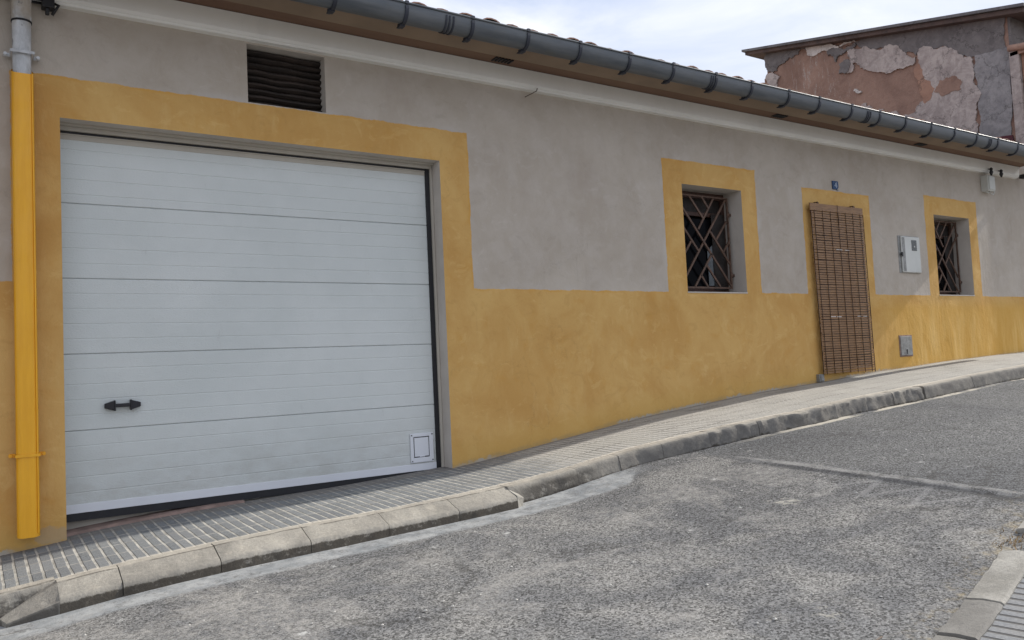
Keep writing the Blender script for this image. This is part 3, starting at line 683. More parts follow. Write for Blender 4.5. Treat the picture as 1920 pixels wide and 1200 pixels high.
# roof: under-slab and clay tiles
SLP = math.tan(radians(13))
rf = MB()
RD = .058
rf.sweepx([(5.50, 2.878-RD), (8.85, 2.878+3.35*SLP-RD), (11.7, 2.878+3.35*SLP-2.85*SLP-.05), (11.7, 2.80+.5*SLP), (6.15, 2.80+.3*SLP), (5.56, 2.82)], [X0, X1-.02], True)
roof = rf.build("roof", M_CLAY, house)
tl = MB(); nx = int((X1-X0)/.215)
for i in range(nx):
    xc = X0+.11+i*.215
    for k in range(9):
        y0 = 5.43+k*.38; y1 = y0+.44; z0 = 2.862-RD+(y0-5.5)*SLP+.012; z1 = 2.862-RD+(y1-5.5)*SLP-.006
        jx = random.uniform(-.012, .012); jz = random.uniform(-.006, .012); jy = random.uniform(-.02, .03) if k == 0 else 0
        if k > 3 and i % 1: continue
        for up in (0, 1):
            if k == 0: y0 = 5.455 if up else 5.50; jy = abs(jy)
            xo = xc+jx+(0 if up else .1075); R0 = .092 if up else .085
            A = []; Bq = []
            for j in range(7):
                a = pi*j/6
                hz = R0*.50*sin(a) if up else -R0*.45*sin(a)+.012
                A.append((xo-R0*cos(a), y0+jy, z0+jz+hz)); Bq.append((xo-R0*.86*cos(a), y1+jy, z1+jz+hz*.86))
            th = -.011
            ia = [tl.vert(p) for p in A]; ib = [tl.vert(p) for p in Bq]; ic = [tl.vert((p[0], p[1], p[2]+th)) for p in A]
            for j in range(6):
                tl.face((ia[j], ia[j+1], ib[j+1], ib[j]), 0, True)
                tl.face((ic[j], ic[j+1], ia[j+1], ia[j]), 0)
tl.build("roof_tiles", M_CLAY, house)
# gutter
gt = MB(); GC = (5.500, 2.775); GR = .080
arc = [(GC[0]+GR*cos(a), GC[1]+GR*1.35*sin(a)) for a in [radians(180+i*15) for i in range(13)]]
arc = [(GC[0]-GR, 2.800)]+arc+[(GC[0]+GR, 2.82)]
gxs = frange(X0, 16.0, .8)
gt.sweepx(arc, gxs, False, smooth=True, caps=False)
arc2 = [(y+(.004 if y < GC[0] else -.004), z+.004) for y, z in arc]
gt.sweepx(arc2, gxs, False, smooth=True, caps=False)
gt.tube([(x, GC[0]-GR-.002, 2.800) for x in gxs], .009, 8)
gutter = gt.build("gutter", M_ZINC, house)
def joint(x):
    b = MB()
    for dx in (-.045, -.015, .02):
        a3 = [(GC[0]+(GR+.007)*cos(a), GC[1]+(GR+.007)*1.33*sin(a)) for a in [radians(180+i*15) for i in range(12)]]
        a4 = [(GC[0]+(GR+.001)*cos(a), GC[1]+(GR+.001)*1.33*sin(a)) for a in [radians(180+i*15) for i in range(12)]][::-1]
        b.sweepx(a3+a4, [x+dx, x+dx+.014], True)
    return b.build("gutter_joint", M_STRAP, gutter)
for x in (.1, 3.17, 6.17, 8.80, 11.62, -2.9): joint(x)
def bracket(x):
    b = MB(); n = 11
    a3 = [(GC[0]+(GR+.010)*cos(a), GC[1]+(GR+.010)*1.33*sin(a)) for a in [radians(178+i*11) for i in range(n)]]
    a4 = [(GC[0]+(GR+.002)*cos(a), GC[1]+(GR+.002)*1.33*sin(a)) for a in [radians(178+i*11) for i in range(n)]][::-1]
    b.sweepx(a3+a4, [x-.014, x+.014], True)
    zb = GC[1]-(GR+.01)*1.33
    b.box(x-.020, x+.020, GC[0]+.0, GC[0]+.055, zb-.006, zb+.022)
    b.box(x-.014, x+.014, GC[0]-GR-.014, GC[0]-GR+.02, 2.790, 2.815)
    b.box(x-.013, x+.013, GC[0]+.052, 5.585, zb+.004, zb+.014)
    return b.build("gutter_bracket", M_STRAP, gutter)
for k in range(-14, 27):
    x = 2.23+.565*k+random.uniform(-.02, .02)
    if X0 < x < 15.8: bracket(x)

# ---- garage door (part) with sub-parts
GX0, GX1, GY = .46, 3.345, 6.27
b = MB()      # fixed frame: head and right stile seen beside the leaf
b.box(.42, 3.385, 6.235, 6.262, 1.757, 1.802)
b.box(.42, 3.385, 6.200, 6.236, 1.784, 1.801)
b.box(3.366, 3.388, 6.236, 6.262, -1.2, 1.757)
b.box(.42, 3.388, 6.33, 6.36, -1.2, 1.80)
gd = b.build("garage_door", M_FRAMEC, house, .002)
b = MB(); b.box(3.328, 3.366, 6.255, 6.28, -.872, 1.757); b.box(.42, 3.366, 6.262, 6.30, 1.742, 1.757); b.build("side_seal", M_RUB, gd)
zs_p = [1.257, .735, .214, -.309]
edges = [1.738]+zs_p+[-.822]
for i in range(5):
    zt, zb = edges[i], edges[i+1]; n = 5; b = MB(); hgt = (zt-zb)
    # face profile with shallow grooves
    prof = [(GY+.03, zt-.001), (GY+.006, zt-.001), (GY, zt-.007)]
    cnt = 5
    for k in range(1, cnt):
        zz = zt-.5225*k/cnt
        if zz < zb+.02: break
        prof += [(GY, zz+.005), (GY+.0024, zz+.001), (GY+.0024, zz-.001), (GY, zz-.005)]
    prof += [(GY, zb+.006), (GY+.006, zb+.001), (GY+.03, zb+.001)]
    b.sweepx(prof, [GX0, GX1-.018], True); b.build("door_panel", M_DOORW, gd)
b = MB(); b.box(GX0, GX1-.018, GY-.004, GY+.03, 1.700, 1.741); b.box(GX0, GX1-.02, GY-.012, GY-.004, 1.732, 1.741); b.build("top_rail", M_FRAMEC, gd, .002)
b = MB(); b.box(GX0, GX1-.018, GY-.005, GY+.03, -.862, -.803); b.build("bottom_rail", M_RAIL, gd, .002)
b = MB(); b.box(GX0, 3.34, GY-.002, GY+.035, -.915, -.862); b.build("bottom_seal", M_RUB, gd)
hb = MB()      # handle: bar between two tapered blocks
hy = GY-.035
hb.obox((.81, hy, -.152), (.925, hy, -.152), .026, .020)
for xa, xb in ((.812, .755), (.925, .985)):
    i = []
    for x, hh, yy in ((xa, .034, hy-.014), (xb, .016, hy+.006)):
        for zz in (-hh, hh): i.append(hb.vert((x, yy, -.152+zz*.95)))
        for zz in (hh, -hh): i.append(hb.vert((x, GY+.002, -.152+zz)))
    for k in range(4): hb.face((i[k], i[(k+1) % 4], i[4+(k+1) % 4], i[4+k]))
    hb.face(i[:4]); hb.face(i[4:])
    s_ = -1 if xb < xa else 1
    hb.box(min(xa, xa-s_*.010), max(xa, xa-s_*.010), hy-.018, GY+.001, -.152-.037, -.152+.037)
hb.build("door_handle", M_BLK, gd, .004)
fx0, fx1, fz0, fz1 = 3.082, 3.300, -.792, -.545
b = MB(); fw = .030
b.box(fx0, fx1, GY-.014, GY-.0005, fz1-fw, fz1); b.box(fx0, fx1, GY-.014, GY-.0005, fz0, fz0+fw+.012)
b.box(fx0, fx0+fw, GY-.0138, GY-.0005, fz0+.03, fz1-.02); b.box(fx1-fw-.008, fx1, GY-.0138, GY-.0005, fz0+.03, fz1-.02)
b.build("pet_door_frame", M_RAIL, gd, .004)
b = MB(); b.box(fx0+fw, fx1-fw-.008, GY-.003, GY-.0008, fz0+fw+.012, fz1-fw); b.build("pet_door_gap", M_RUB, gd)
b = MB(); b.box(fx0+fw+.008, fx1-fw-.015, GY-.010, GY-.004, fz0+fw+.021, fz1-fw-.007); b.box(3.165, 3.215, GY-.013, GY-.010, fz0+fw+.016, fz0+fw+.024); b.build("pet_door_flap", M_RAIL, gd, .003)
for x in (fx0+.012, fx1-.012):
    for z in (fz0+.014, fz1-.014): b = MB(); b.tube([(x, GY-.0165, z), (x, GY-.013, z)], .006, 8); b.build("pet_door_screw", M_RUB, gd)
# cement wedge under the seal
b = MB()
for xa, xb in zip(frange(.48, 1.68, .12), frange(.48, 1.68, .12)[1:]):
    za, zb = [min(-.908, zp(x, 6.2)+.03) for x in (xa, xb)]
    pa = [(6.20, zp(xa, 6.2)-.02), (6.225, max(zp(xa, 6.2)+.004, za-.01)), (6.34, max(zp(xa, 6.2)+.004, za)), (6.34, -1.25)]
    pb = [(6.20, zp(xb, 6.2)-.02), (6.225, max(zp(xb, 6.2)+.004, zb-.01)), (6.34, max(zp(xb, 6.2)+.004, zb)), (6.34, -1.25)]
    for j in range(3): b.quad((xa, *pa[j]), (xb, *pb[j]), (xb, *pb[j+1]), (xa, *pa[j+1]))
b.build("threshold", M_CEM, house)
# ---- louvre vent over the garage
b = MB(); vx0, vx1, vz0, vz1 = OPEN['vent']
prof = []; nsl = 9
for k in range(nsl):
    zt = vz1-.0-(vz1-vz0)*k/nsl; h_ = (vz1-vz0)/nsl
    prof += [(6.215, zt), (6.185, zt-h_*.35), (6.183, zt-h_*.6), (6.205, zt-h_*.85), (6.222, zt-h_*.98)]
prof += [(6.24, vz0), (6.24, vz1)]
xsv = frange(vx0-.01, vx1+.01, .05)
rings = [[b.vert((x, y+nn(x, z, 1, 7, .010), z+nn(x, z, 9, 5, .010))) for y, z in prof] for x in xsv]
for a, c_ in zip(rings, rings[1:]):
    for j in range(len(prof)-1): b.face((a[j], c_[j], c_[j+1], a[j+1]), 0, False)
b.build("vent_louvre", M_LOUV, house)

# ---- windows
WY = 6.27
GL = dict(A=[(6.37, .716), (7.19, 1.768)], B=[(6.37, 1.832-.05), (7.206, .772)], C=[(6.602, 1.78), (6.809, 1.536)], D=[(7.008, 1.789), (6.727, 1.408)], E=[(6.798, 1.779), (6.899, 1.65)],
          F=[(6.913, 1.39), (7.221, 1.025)], G=[(7.191, 1.52), (7.006, 1.303)], H=[(7.212, 1.29), (7.101, 1.165)], I=[(6.37, 1.56), (6.709, 1.161)], J=[(6.602, 1.268), (6.37, .97)],
          K=[(6.911, 1.135), (6.618, .764)], L=[(6.82, 1.013), (7.025, .77)], Mm=[(6.723, .893), (6.822, .761)])
def window(key, mirror):
    xa, xb, za, zb = OPEN[key]; xm = (xa+xb)/2; yb = 6.1+.26
    b = MB()     # outer frame, mullion and the head board
    b.box(xa, xb, yb, yb+.05, zb-.07, zb); b.box(xa, xb, yb, yb+.05, za, za+.06)
    b.box(xa, xa+.06, yb+.001, yb+.049, za+.06, zb-.07); b.box(xb-.06, xb, yb+.001, yb+.049, za+.06, zb-.07)
    b.box(xa+.06, xb-.06, yb+.014, yb+.046, zb-.27, zb-.225)
    b.box(xa+.06, xa+.13, yb+.006, yb+.04, za+.06, zb-.27); b.box(xb-.13, xb-.06, yb+.006, yb+.04, za+.06, zb-.27); b.box(xa+.13, xb-.13, yb+.007, yb+.039, za+.06, za+.10)
    b.box(xa+.20, xa+.235, yb+.006, yb+.035, za+.10, zb-.27)
    win = b.build("window", M_WOODF, house, .003)
    b = MB(); b.box(xa+.06, xb-.06, yb+.02, yb+.04, zb-.225, zb-.07); b.build("shutter_box", M_WOODG, win)
    b = MB(); b.box(xa+.1, xb-.1, yb+.020, yb+.026, za+.1, zb-.30); b.build("glass", M_GLASS, win)
    b = MB(); b.box(xa-.002, xb+.002, 6.094, yb, za-.004, za+.010); b.build("sill", M_REV, win, .002)
    # one shutter leaf folded back against the right jamb, a strip of curtain in front of it
    b = MB(); b.obox((xb-.055, 6.345, za+.06), (xb-.055, 6.345, zb-.24), .02, .02); b.quad((xb-.06, 6.335, za+.06), (xb-.235, 6.356, za+.06), (xb-.235, 6.356, zb-.24), (xb-.06, 6.335, zb-.24)); b.quad((xb-.06, 6.350, za+.06), (xb-.235, 6.3595, za+.06), (xb-.235, 6.3595, zb-.24), (xb-.06, 6.350, zb-.24)); b.build("folded_shutter", M_WOODG, win)
    if not mirror:
        b = MB(); xs = frange(xb-.315, xb-.22, .008)
        b2 = [(x, yb+.008+.004*sin(x*140)) for x in xs]
        up_ = [b.vert((x, y, za+.50+.9*(x-xs[0]))) for x, y in b2]; dn = [b.vert((x, y, za+.11)) for x, y in b2]
        for j in range(len(xs)-1): b.face((up_[j], up_[j+1], dn[j+1], dn[j]), 0, True)
        b.build("curtain", M_CURT, win)
    # wrought grille
    b = MB(); t_ = .023; sh = xa-6.33
    zo0, zo1 = za+.055, zb-.075
    def mpz(z): return z+(za-.68)
    L_ = xa+.022; R_ = xb-.058
    b.obox((L_, WY, mpz(.755)), (R_, WY, mpz(.755)), .018, .02); b.obox((L_, WY, mpz(1.782)), (R_, WY, mpz(1.782)), .018, .02)
    b.obox((L_, WY, mpz(.746)), (L_, WY, mpz(1.791)), .02, .018); b.obox((R_, WY, mpz(.746)), (R_, WY, mpz(1.791)), .02, .018)
    for k, ((x0, z0), (x1, z1)) in GL.items():
        x0 += sh; x1 += sh
        x0 = min(x0, R_); x1 = min(x1, R_)
        if mirror: x0, x1 = L_+R_-x0, L_+R_-x1
        dy = .004*(hash_i(k) % 3-1)
        b.obox((x0, WY+dy, mpz(z0)), (x1, WY+dy, mpz(z1)), t_, .014)
    for z in (mpz(1.60), mpz(.90)):
        b.obox((R_, WY, z), (xb, WY, z), .03, .012); b.tube([(R_+.012, WY-.004, z-.03), (R_+.012, WY-.004, z+.03)], .011, 8)
    b.obox((L_, WY, mpz(1.6)), (xa, WY, mpz(1.6)), .03, .012); b.obox((L_, WY, mpz(.9)), (xa, WY, mpz(.9)), .03, .012)
    b.build("window_grille", M_IRON, win)
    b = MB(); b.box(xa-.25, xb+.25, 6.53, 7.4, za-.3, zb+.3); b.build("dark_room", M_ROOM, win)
def hash_i(s): return sum(ord(c) for c in s)
window('win1', False); window('win2', True)
# ---- front door behind the blind
b = MB(); xa, xb, za, zb = OPEN['door']
b.box(xa, xb, 6.27, 6.31, za+.01, zb); 
for z0, z1 in ((za+.15, .15), (.27, .75), (.87, zb-.12)): b.box(xa+.12, xb-.12, 6.262, 6.27, z0, z1)
fd = b.build("front_door", M_WOODF, house, .004)

# ---------------------------------------------------------------- things on the wall
# drainpipe
dp = empty("drainpipe", (.285, 6.02, -.93), "vertical drainpipe, white plastic at the top and boxed in bright yellow below", "drainpipe")
px, py = .283, 6.025
b = MB(); b.tube([(px, py, z) for z in (3.0, 2.5, 2.0, -.80)], [.056, .056, .052, .052], 20)
b.tube([(px, py, 2.385), (px, py, 2.9)], .058, 20)
b.build("upper_pipe", M_PVC, dp)
b = MB(); b.tube([(px, py, 2.377), (px, py, 2.388)], .0605, 20); b.build("pipe_collar", M_RUB, dp)
b = MB()
rc = []
hw, hd, rr = .062, .062, .030
for cx, cy, a0 in ((-hw+rr, -hd+rr, 180), (hw-rr, -hd+rr, 270), (hw-rr, .055-rr, 0), (-hw+rr, .055-rr, 90)):
    for i in range(5): a = radians(a0+22.5*i); rc.append((px+cx+rr*cos(a), py+cy+rr*sin(a)))
zz = [2.055, 1.9, 0.5, -.30, -.925]
rg = [[b.vert((x, y, z-(.03*(py-y)/.06 if k == 0 else 0)-(.012*cos((x-px)/.06) if k == 4 else 0))) for x, y in rc] for k, z in enumerate(zz)]
for a, c_ in zip(rg, rg[1:]):
    for j in range(len(rc)): b.face((a[j], a[(j+1) % len(rc)], c_[(j+1) % len(rc)], c_[j]), 0, True)
b.build("yellow_guard", M_YEL, dp)
b = MB(); b.obox((px+.052, py-.060, 2.03), (px+.052, py-.060, -.91), .006, .008); b.build("guard_seam", M_YEL, dp)
def clamp(z, m, w_=.005):
    b = MB()
    b.obox((px-.066, py-.066, z), (px+.066, py-.066, z), .018, w_)
    for s_ in (-1, 1):
        b.obox((px+s_*.066, py-.068, z), (px+s_*.066, py+.04, z), .018, .005, up=(1, 0, 0))
        b.obox((px+s_*.064, py+.035, z), (px+s_*.098, py+.035, z), .024, .006)
        b.tube([(px+s_*.092, py+.010, z), (px+s_*.092, py+.05, z)], .011, 10)
    return b.build("pipe_clamp", m, dp)
clamp(2.165, M_PVC); clamp(-.425, M_YEL)
# cables at the top left
b = MB()
for dz, dy in ((0, 0), (.022, .012), (.012, -.016), (.035, -.004)):
    b.tube([(x, 6.062+dy+.004*sin(x*5+dz*90), 2.545+dz+.012*sin(x*1.3+dz*60)-.0*x) for x in frange(-5, .46, .25)], .009, 6)
b.tube([(.46, 6.05, 2.56), (.50, 6.04, 2.545), (.475, 6.04, 2.50), (.46, 6.05, 2.475)], .010, 6)
o = empty("overhead_cable", (-2, 6.06, 2.54), "bundle of black cables running behind the top of the white pipe", "cable")
b.build("cable_bundle", M_CABLE, o)
b = MB(); b.box(.40, .475, 6.02, 6.098, 2.515, 2.60); b.box(.42, .445, 6.03, 6.06, 2.47, 2.515); b.build("cable_clip", M_CABLE, o, .006)
# wire stub under the cornice
b = MB(); b.tube([(4.43, 6.03, 2.575), (4.41, 6.015, 2.545), (4.36, 6.03, 2.515), (4.31, 6.05, 2.488), (4.30, 6.055, 2.482)], .0045, 6)
tag(b.build("wire_stub", M_STICK, org=(4.43, 6.03, 2.575)), "short bent rusty wire end sticking out under the white cornice", "wire")
# house number
hn = empty("house_number_sign", (9.03, 6.09, 2.0), "small dark blue house number tile reading 4 above the bamboo blind", "house number")
b = MB(); v = [(8.973, 2.112), (9.085, 2.112), (9.092, 2.07), (9.092, 2.035), (9.065, 2.008), (8.975, 2.006)]
f0 = [b.vert((x, 6.086, z)) for x, z in v]; f1 = [b.vert((x, 6.099, z)) for x, z in v]
b.face(f0); b.face(f1[::-1])
for i in range(6): b.face((f0[i], f0[(i+1) % 6], f1[(i+1) % 6], f1[i]))
b.build("plate", M_BLUE, hn, .002)
b = MB(); yy = 6.084
b.obox((9.045, yy, 2.026), (9.045, yy, 2.094), .013, .003); b.obox((9.045, yy, 2.092), (9.010, yy, 2.052), .011, .003); b.obox((9.005, yy, 2.049), (9.062, yy, 2.049), .011, .003)
b.build("digit", M_DIG, hn)
b = MB(); b.box(9.062, 9.100, 6.090, 6.098, 1.995, 2.012); b.build("mortar_chip", M_GREYM, hn)
# bamboo blind
bl = empty("bamboo_blind", (9.05, 6.05, -.30), "long brown bamboo roll blind hanging over the front door", "blind")
def edge_l(z): t = (1.80-z)/2.1; return 8.425+.055*t+.006*sin(z*5)
def edge_r(z): t = (1.80-z)/2.1; return 9.478+.045*t+.008*sin(z*4+1)
b = MB(); b.box(8.418, 9.488, 6.035, 6.052, 1.695, 1.785); b.build("head_board", M_WOODG if False else M_BAM, bl, .003)
b = MB(); z = 1.690; 
while z > -.285:
    h_ = .0225+random.uniform(-.0025, .0015); yo_ = 6.043+random.uniform(-.003, .003); a = random.uniform(-.003, .003)
    xl, xr = edge_l(z)+random.uniform(-.006, .006), edge_r(z)+random.uniform(-.006, .006)
    b.obox((xl, yo_, z+a-h_/2), (xr, yo_+random.uniform(-.002, .002), z-a-h_/2), h_, .007)
    z -= .0300+random.uniform(-.001, .001)
b.build("slats", M_BAM, bl)
b = MB()
for k in range(7):
    fr = .06+.88*k/6
    pts = [(edge_l(z)*(1-fr)+edge_r(z)*fr+.004*sin(z*7+k), 6.036+.0015*sin(z*90), z) for z in frange(1.71, -.295, .10)]
    b.tube(pts, .0032, 5)
for s_ in (0, 1):
    pts = [((edge_r(z)+.004 if s_ else edge_l(z)-.002), 6.040, z) for z in frange(1.70, -.30, .15)]; b.tube(pts, .0045, 5)
b.build("cords", M_CORD, bl)
b = MB()
for x in (8.58, 9.31): b = MB(); b.tube([(x, 6.1, 1.805), (x, 6.045, 1.805), (x, 6.04, 1.79)], .006, 6); b.box(x-.015, x+.015, 6.036, 6.052, 1.782, 1.800); b.build("hook", M_IRON, bl)
b = MB(); b.tube([(8.95, 6.030, 1.79), (8.96, 6.028, 1.6), (8.955, 6.028, 1.52)], .0025, 5); b.build("pull_cord", M_CORD, bl)
for x0, x1, z in ((8.88, 9.00, 1.232), (9.05, 9.14, 1.230), (8.68, 8.78, .402), (8.80, 8.89, .400), (9.22, 9.30, .405), (9.34, 9.42, .404)):
    b = MB(); b.obox((x0, 6.0355, z), (x1, 6.0355, z), .009, .002); b.build("bleached_slat", M_L_WHITE, bl)
# little socket at the foot of the door
b = MB(); b.box(8.405, 8.50, 6.055, 6.102, -.375, -.285); b.box(8.425, 8.485, 6.045, 6.055, -.365, -.295)
tag(b.build("conduit_box", M_GREYM, bevel=.006, org=(8.45, 6.08, -.375)), "little grey box low on the ochre wall at the foot of the blind", "box")
# electricity meter box
mb_ = empty("meter_box", (10.62, 6.08, .99), "pale square electricity meter box on the grey wall right of the blind", "meter box")
b = MB(); b.box(10.332, 10.832, 6.092, 6.12, .985, 1.490); b.build("box_frame", M_GREYM, mb_, .004)
b = MB(); b.box(10.38, 10.822, 6.070, 6.092, .990, 1.480); b.build("box_door", M_BOXW, mb_, .010)
b = MB(); b.box(10.390, 10.450, 6.067, 6.0705, 1.005, 1.465); b.build("door_rib", M_GREYM, mb_, .003)
b = MB(); b.box(10.615, 10.735, 6.0655, 6.0705, 1.29, 1.435); b.build("meter_glass", M_SMOKE, mb_, .003)
b = MB(); b.tube([(10.675, 6.0625, 1.345), (10.675, 6.066, 1.345)], .012, 10); b.build("glass_boss", M_BOXW, mb_)
b = MB(); b.tube([(10.365, 6.058, 1.243), (10.365, 6.073, 1.243)], .020, 10); b.box(10.358, 10.388, 6.061, 6.069, 1.205, 1.243); b.build("lock", M_RUB, mb_)
# water meter hatch
wh = empty("meter_hatch", (10.34, 6.09, -.13), "small grey metal hatch low in the ochre wall, right of the blind", "hatch")
b = MB(); b.box(10.195, 10.495, 6.090, 6.115, -.135, .150); b.build("hatch_frame", M_CEM, wh, .004)
b = MB(); b.box(10.212, 10.478, 6.082, 6.092, -.118, .133); b.build("hatch_door", M_GREYM, wh, .003)
b = MB(); b.tube([(10.345, 6.076, -.05), (10.345, 6.084, -.05)], .013, 8); b.box(10.337, 10.353, 6.078, 6.083, -.10, -.05); b.build("hatch_lock", M_RUB, wh)
# junction box under the cornice, right end
jb = empty("junction_box", (12.76, 6.05, 2.25), "small cream junction box under the right end of the white cornice", "junction box")
b = MB(); b.box(12.66, 12.87, 5.99, 6.102, 2.265, 2.505); b.build("box_body", M_BOXW, jb, .012)
b = MB(); b.box(12.68, 12.85, 5.978, 5.991, 2.285, 2.485); b.build("box_lid", M_BOXW, jb, .006)
b = MB(); b.tube([(12.86, 6.03, 2.42), (12.91, 6.03, 2.36), (12.915, 6.03, 2.27), (12.87, 6.03, 2.225), (12.80, 6.03, 2.24)], .008, 6); b.tube([(12.64, 6.02, 2.25), (12.72, 6.02, 2.235), (12.76, 6.02, 2.27)], .006, 6); b.build("lead", M_BOXW, jb)
def insulator(x, lab):
    b = MB(); b.tube([(x, 5.985, 2.62), (x, 5.985, 2.60), (x, 5.985, 2.575), (x, 5.985, 2.55), (x, 5.985, 2.53), (x, 5.985, 2.50)], [.012, .026, .018, .028, .020, .010], 10)
    b.tube([(x, 5.985, 2.60), (x, 6.04, 2.61)], .007, 6)
    return tag(b.build("insulator", M_CABLE, org=(x, 5.985, 2.50)), lab, "insulator", "black insulators on the cornice end")
insulator(12.77, "black insulator on the white cornice directly above the cream junction box")
insulator(13.07, "black insulator on the white cornice just right of the cream junction box")
b = MB(); b.tube([(13.86, 6.0, 2.60), (13.84, 5.97, 2.60), (13.80, 5.97, 2.57)], [.02, .03, .018], 10); b.box(13.80, 13.93, 5.99, 6.06, 2.56, 2.62)
b.tube([(13.86, 6.0, 2.60), (15, 5.9, 2.75), (18, 5.7, 3.0), (22, 5.5, 3.3)], .010, 6)
tag(b.build("cable_anchor", M_CABLE, org=(13.86, 6.0, 2.56)), "black cable anchor at the far right corner of the house under the gutter", "cable anchor")

# ---------------------------------------------------------------- the ruined building uphill
NX = 14.5
rh = empty("ruined_house", (NX, 9, -.1), "tall derelict building behind the gutter with peeling brown and grey render", "house")
b = MB()
pr = [(6.35, -.5), (11.22, -.5), (11.24, 6.62), (6.80, 5.58), (6.35, 5.47)]
jag = []
a = [b.vert((NX, y, z)) for y, z in pr]; c_ = [b.vert((NX+7, y, z)) for y, z in pr]
b.face(a); b.face(c_[::-1])
for i in range(5): b.face((a[i], a[(i+1) % 5], c_[(i+1) % 5], c_[i]))
b.box(NX+.02, NX+.3, 11.20, 11.34, -.5, 6.0)
rwall = b.build("wall", M_ADOBE, rh)
def rough_poly(pts, amp, depth=4, seed=1):
    rnd = random.Random(seed); P = [Vector((0, y, z)) for y, z in pts]
    for k in range(depth):
        Q = []
        for i in range(len(P)):
            a, c = P[i], P[(i+1) % len(P)]; m = (a+c)/2; d = c-a; nrm = Vector((0, -d.z, d.y)); L = d.length
            Q.append(a)
            if L > .02: Q.append(m+nrm*rnd.uniform(-amp, amp))
        P = Q
    return [(p.y, p.z) for p in P]
LAY = [
 ("dark", M_L_DARK, .020, .16, [(9.75, 6.22), (8.1, 5.86), (7.06, 5.62), (6.37, 5.45), (6.39, 4.92), (6.62, 4.93), (6.96, 4.96), (7.15, 5.08), (7.34, 5.26), (7.59, 5.33), (7.87, 5.41), (7.92, 5.32), (8.1, 5.45), (8.4, 5.68), (8.6, 5.72), (8.84, 5.76), (8.98, 5.85), (9.15, 5.98)]),
 ("pale", M_L_PALE, .032, .22, [(9.28, 5.9), (9.11, 5.87), (8.81, 5.75), (8.59, 5.66), (8.51, 5.71), (8.34, 5.66), (8.18, 5.51), (8.11, 5.4), (7.93, 5.3), (8.01, 5.16), (8.15, 5.17), (8.35, 5.19), (8.55, 5.22), (8.72, 5.28), (8.96, 5.4), (9.1, 5.55), (9.19, 5.61), (9.18, 5.49), (9.33, 5.45), (9.35, 5.57), (9.25, 5.69)]),
 ("pale", M_L_PALE, .040, .20, [(7.85, 5.43), (7.59, 5.31), (7.34, 5.26), (7.17, 5.09), (6.96, 4.94), (6.93, 4.73), (6.9, 4.42), (6.95, 4.02), (6.92, 3.3), (7.45, 3.4), (8.1, 3.8), (8.9, 4.3), (8.75, 4.46), (8.61, 4.41), (8.22, 4.29), (8.0, 4.30), (7.85, 4.45), (7.78, 4.59), (7.9, 4.79), (7.85, 4.93), (7.93, 5.1), (7.89, 5.27)]),
 ("grey", M_L_GREY, .030, .10, [(6.9, 4.96), (6.63, 4.93), (6.53, 4.94), (6.355, 4.92), (6.355, 4.5), (6.355, 4.01), (6.355, 3.2), (6.85, 3.2), (6.91, 3.51), (6.91, 4.01), (6.89, 4.41), (6.93, 4.73)]),
 ("dark", M_L_DARK, .026, .30, [(11.21, 6.58), (10.88, 6.5), (10.27, 6.30), (10.18, 6.24), (10.53, 6.21), (10.75, 6.17), (10.89, 6.15), (10.97, 6.06), (11.21, 6.11)]),
 ("pale", M_L_PALE, .034, .25, [(11.22, 6.07), (11.08, 6.06), (10.99, 5.97), (10.9, 5.91), (10.98, 5.71), (11.13, 5.60), (11.22, 5.6)]),
 ("white", M_L_WHITE, .030, .16, [(10.23, 6.29), (9.73, 6.19), (9.13, 6.06), (9.06, 5.99), (9.48, 6.02), (9.74, 6.05), (9.94, 6.08), (10.20, 6.13)]),
 ("grey", M_L_DARK, .036, .30, [(9.66, 6.06), (9.1, 5.98), (9.17, 5.89), (9.45, 5.88), (9.55, 5.76), (9.72, 5.94), (9.75, 6.04)]),
 ("red", M_L_RED, .042, .03, [(6.92, 3.50), (6.40, 3.43), (6.36, 3.1), (6.9, 3.1)]),
 ("pale", M_L_PALE, .028, .35, [(9.1, 4.71), (8.98, 4.74), (8.84, 4.55), (8.61, 4.46), (8.5, 4.3), (8.9, 4.3), (9.2, 4.5)]),
 ("mud", M_ADOBE, .048, .22, [(7.63, 4.54), (7.53, 4.72), (7.38, 4.73), (7.21, 4.66), (7.13, 4.57), (7.17, 4.45), (7.4, 4.44)]),
 ("mud", M_PINK, .044, .16, [(7.96, 5.10), (7.88, 5.16), (7.80, 4.85), (7.62, 4.60), (7.70, 4.45), (7.82, 4.38), (7.90, 4.60)]),
 ("dark", M_L_DARK, .044, .25, [(9.47, 5.70), (9.33, 5.73), (9.25, 5.66), (9.27, 5.52), (9.37, 5.46), (9.50, 5.50)]),
 ("white", M_L_WHITE, .046, .35, [(9.21, 5.06), (9.14, 5.08), (9.05, 5.0), (9.12, 4.98)]),
]
from mathutils.geometry import tessellate_polygon
for i, (nm, m, th, amp, pts) in enumerate(LAY):
    P = rough_poly(pts, amp, 4, 30+i); b = MB()
    if nm in ('grey',) and i == 3: P = [(max(y, 6.352), z) for y, z in P]
    f0 = [b.vert((NX-th, y, z)) for y, z in P]; f1 = [b.vert((NX+.01, y, z)) for y, z in P]
    for tri in tessellate_polygon([[Vector((0, y, z)) for y, z in P]]): b.face([f0[k] for k in tri])
    for k in range(len(P)): b.face((f0[k], f0[(k+1) % len(P)], f1[(k+1) % len(P)], f1[k]))
    b.build("render_patch", m, rwall)
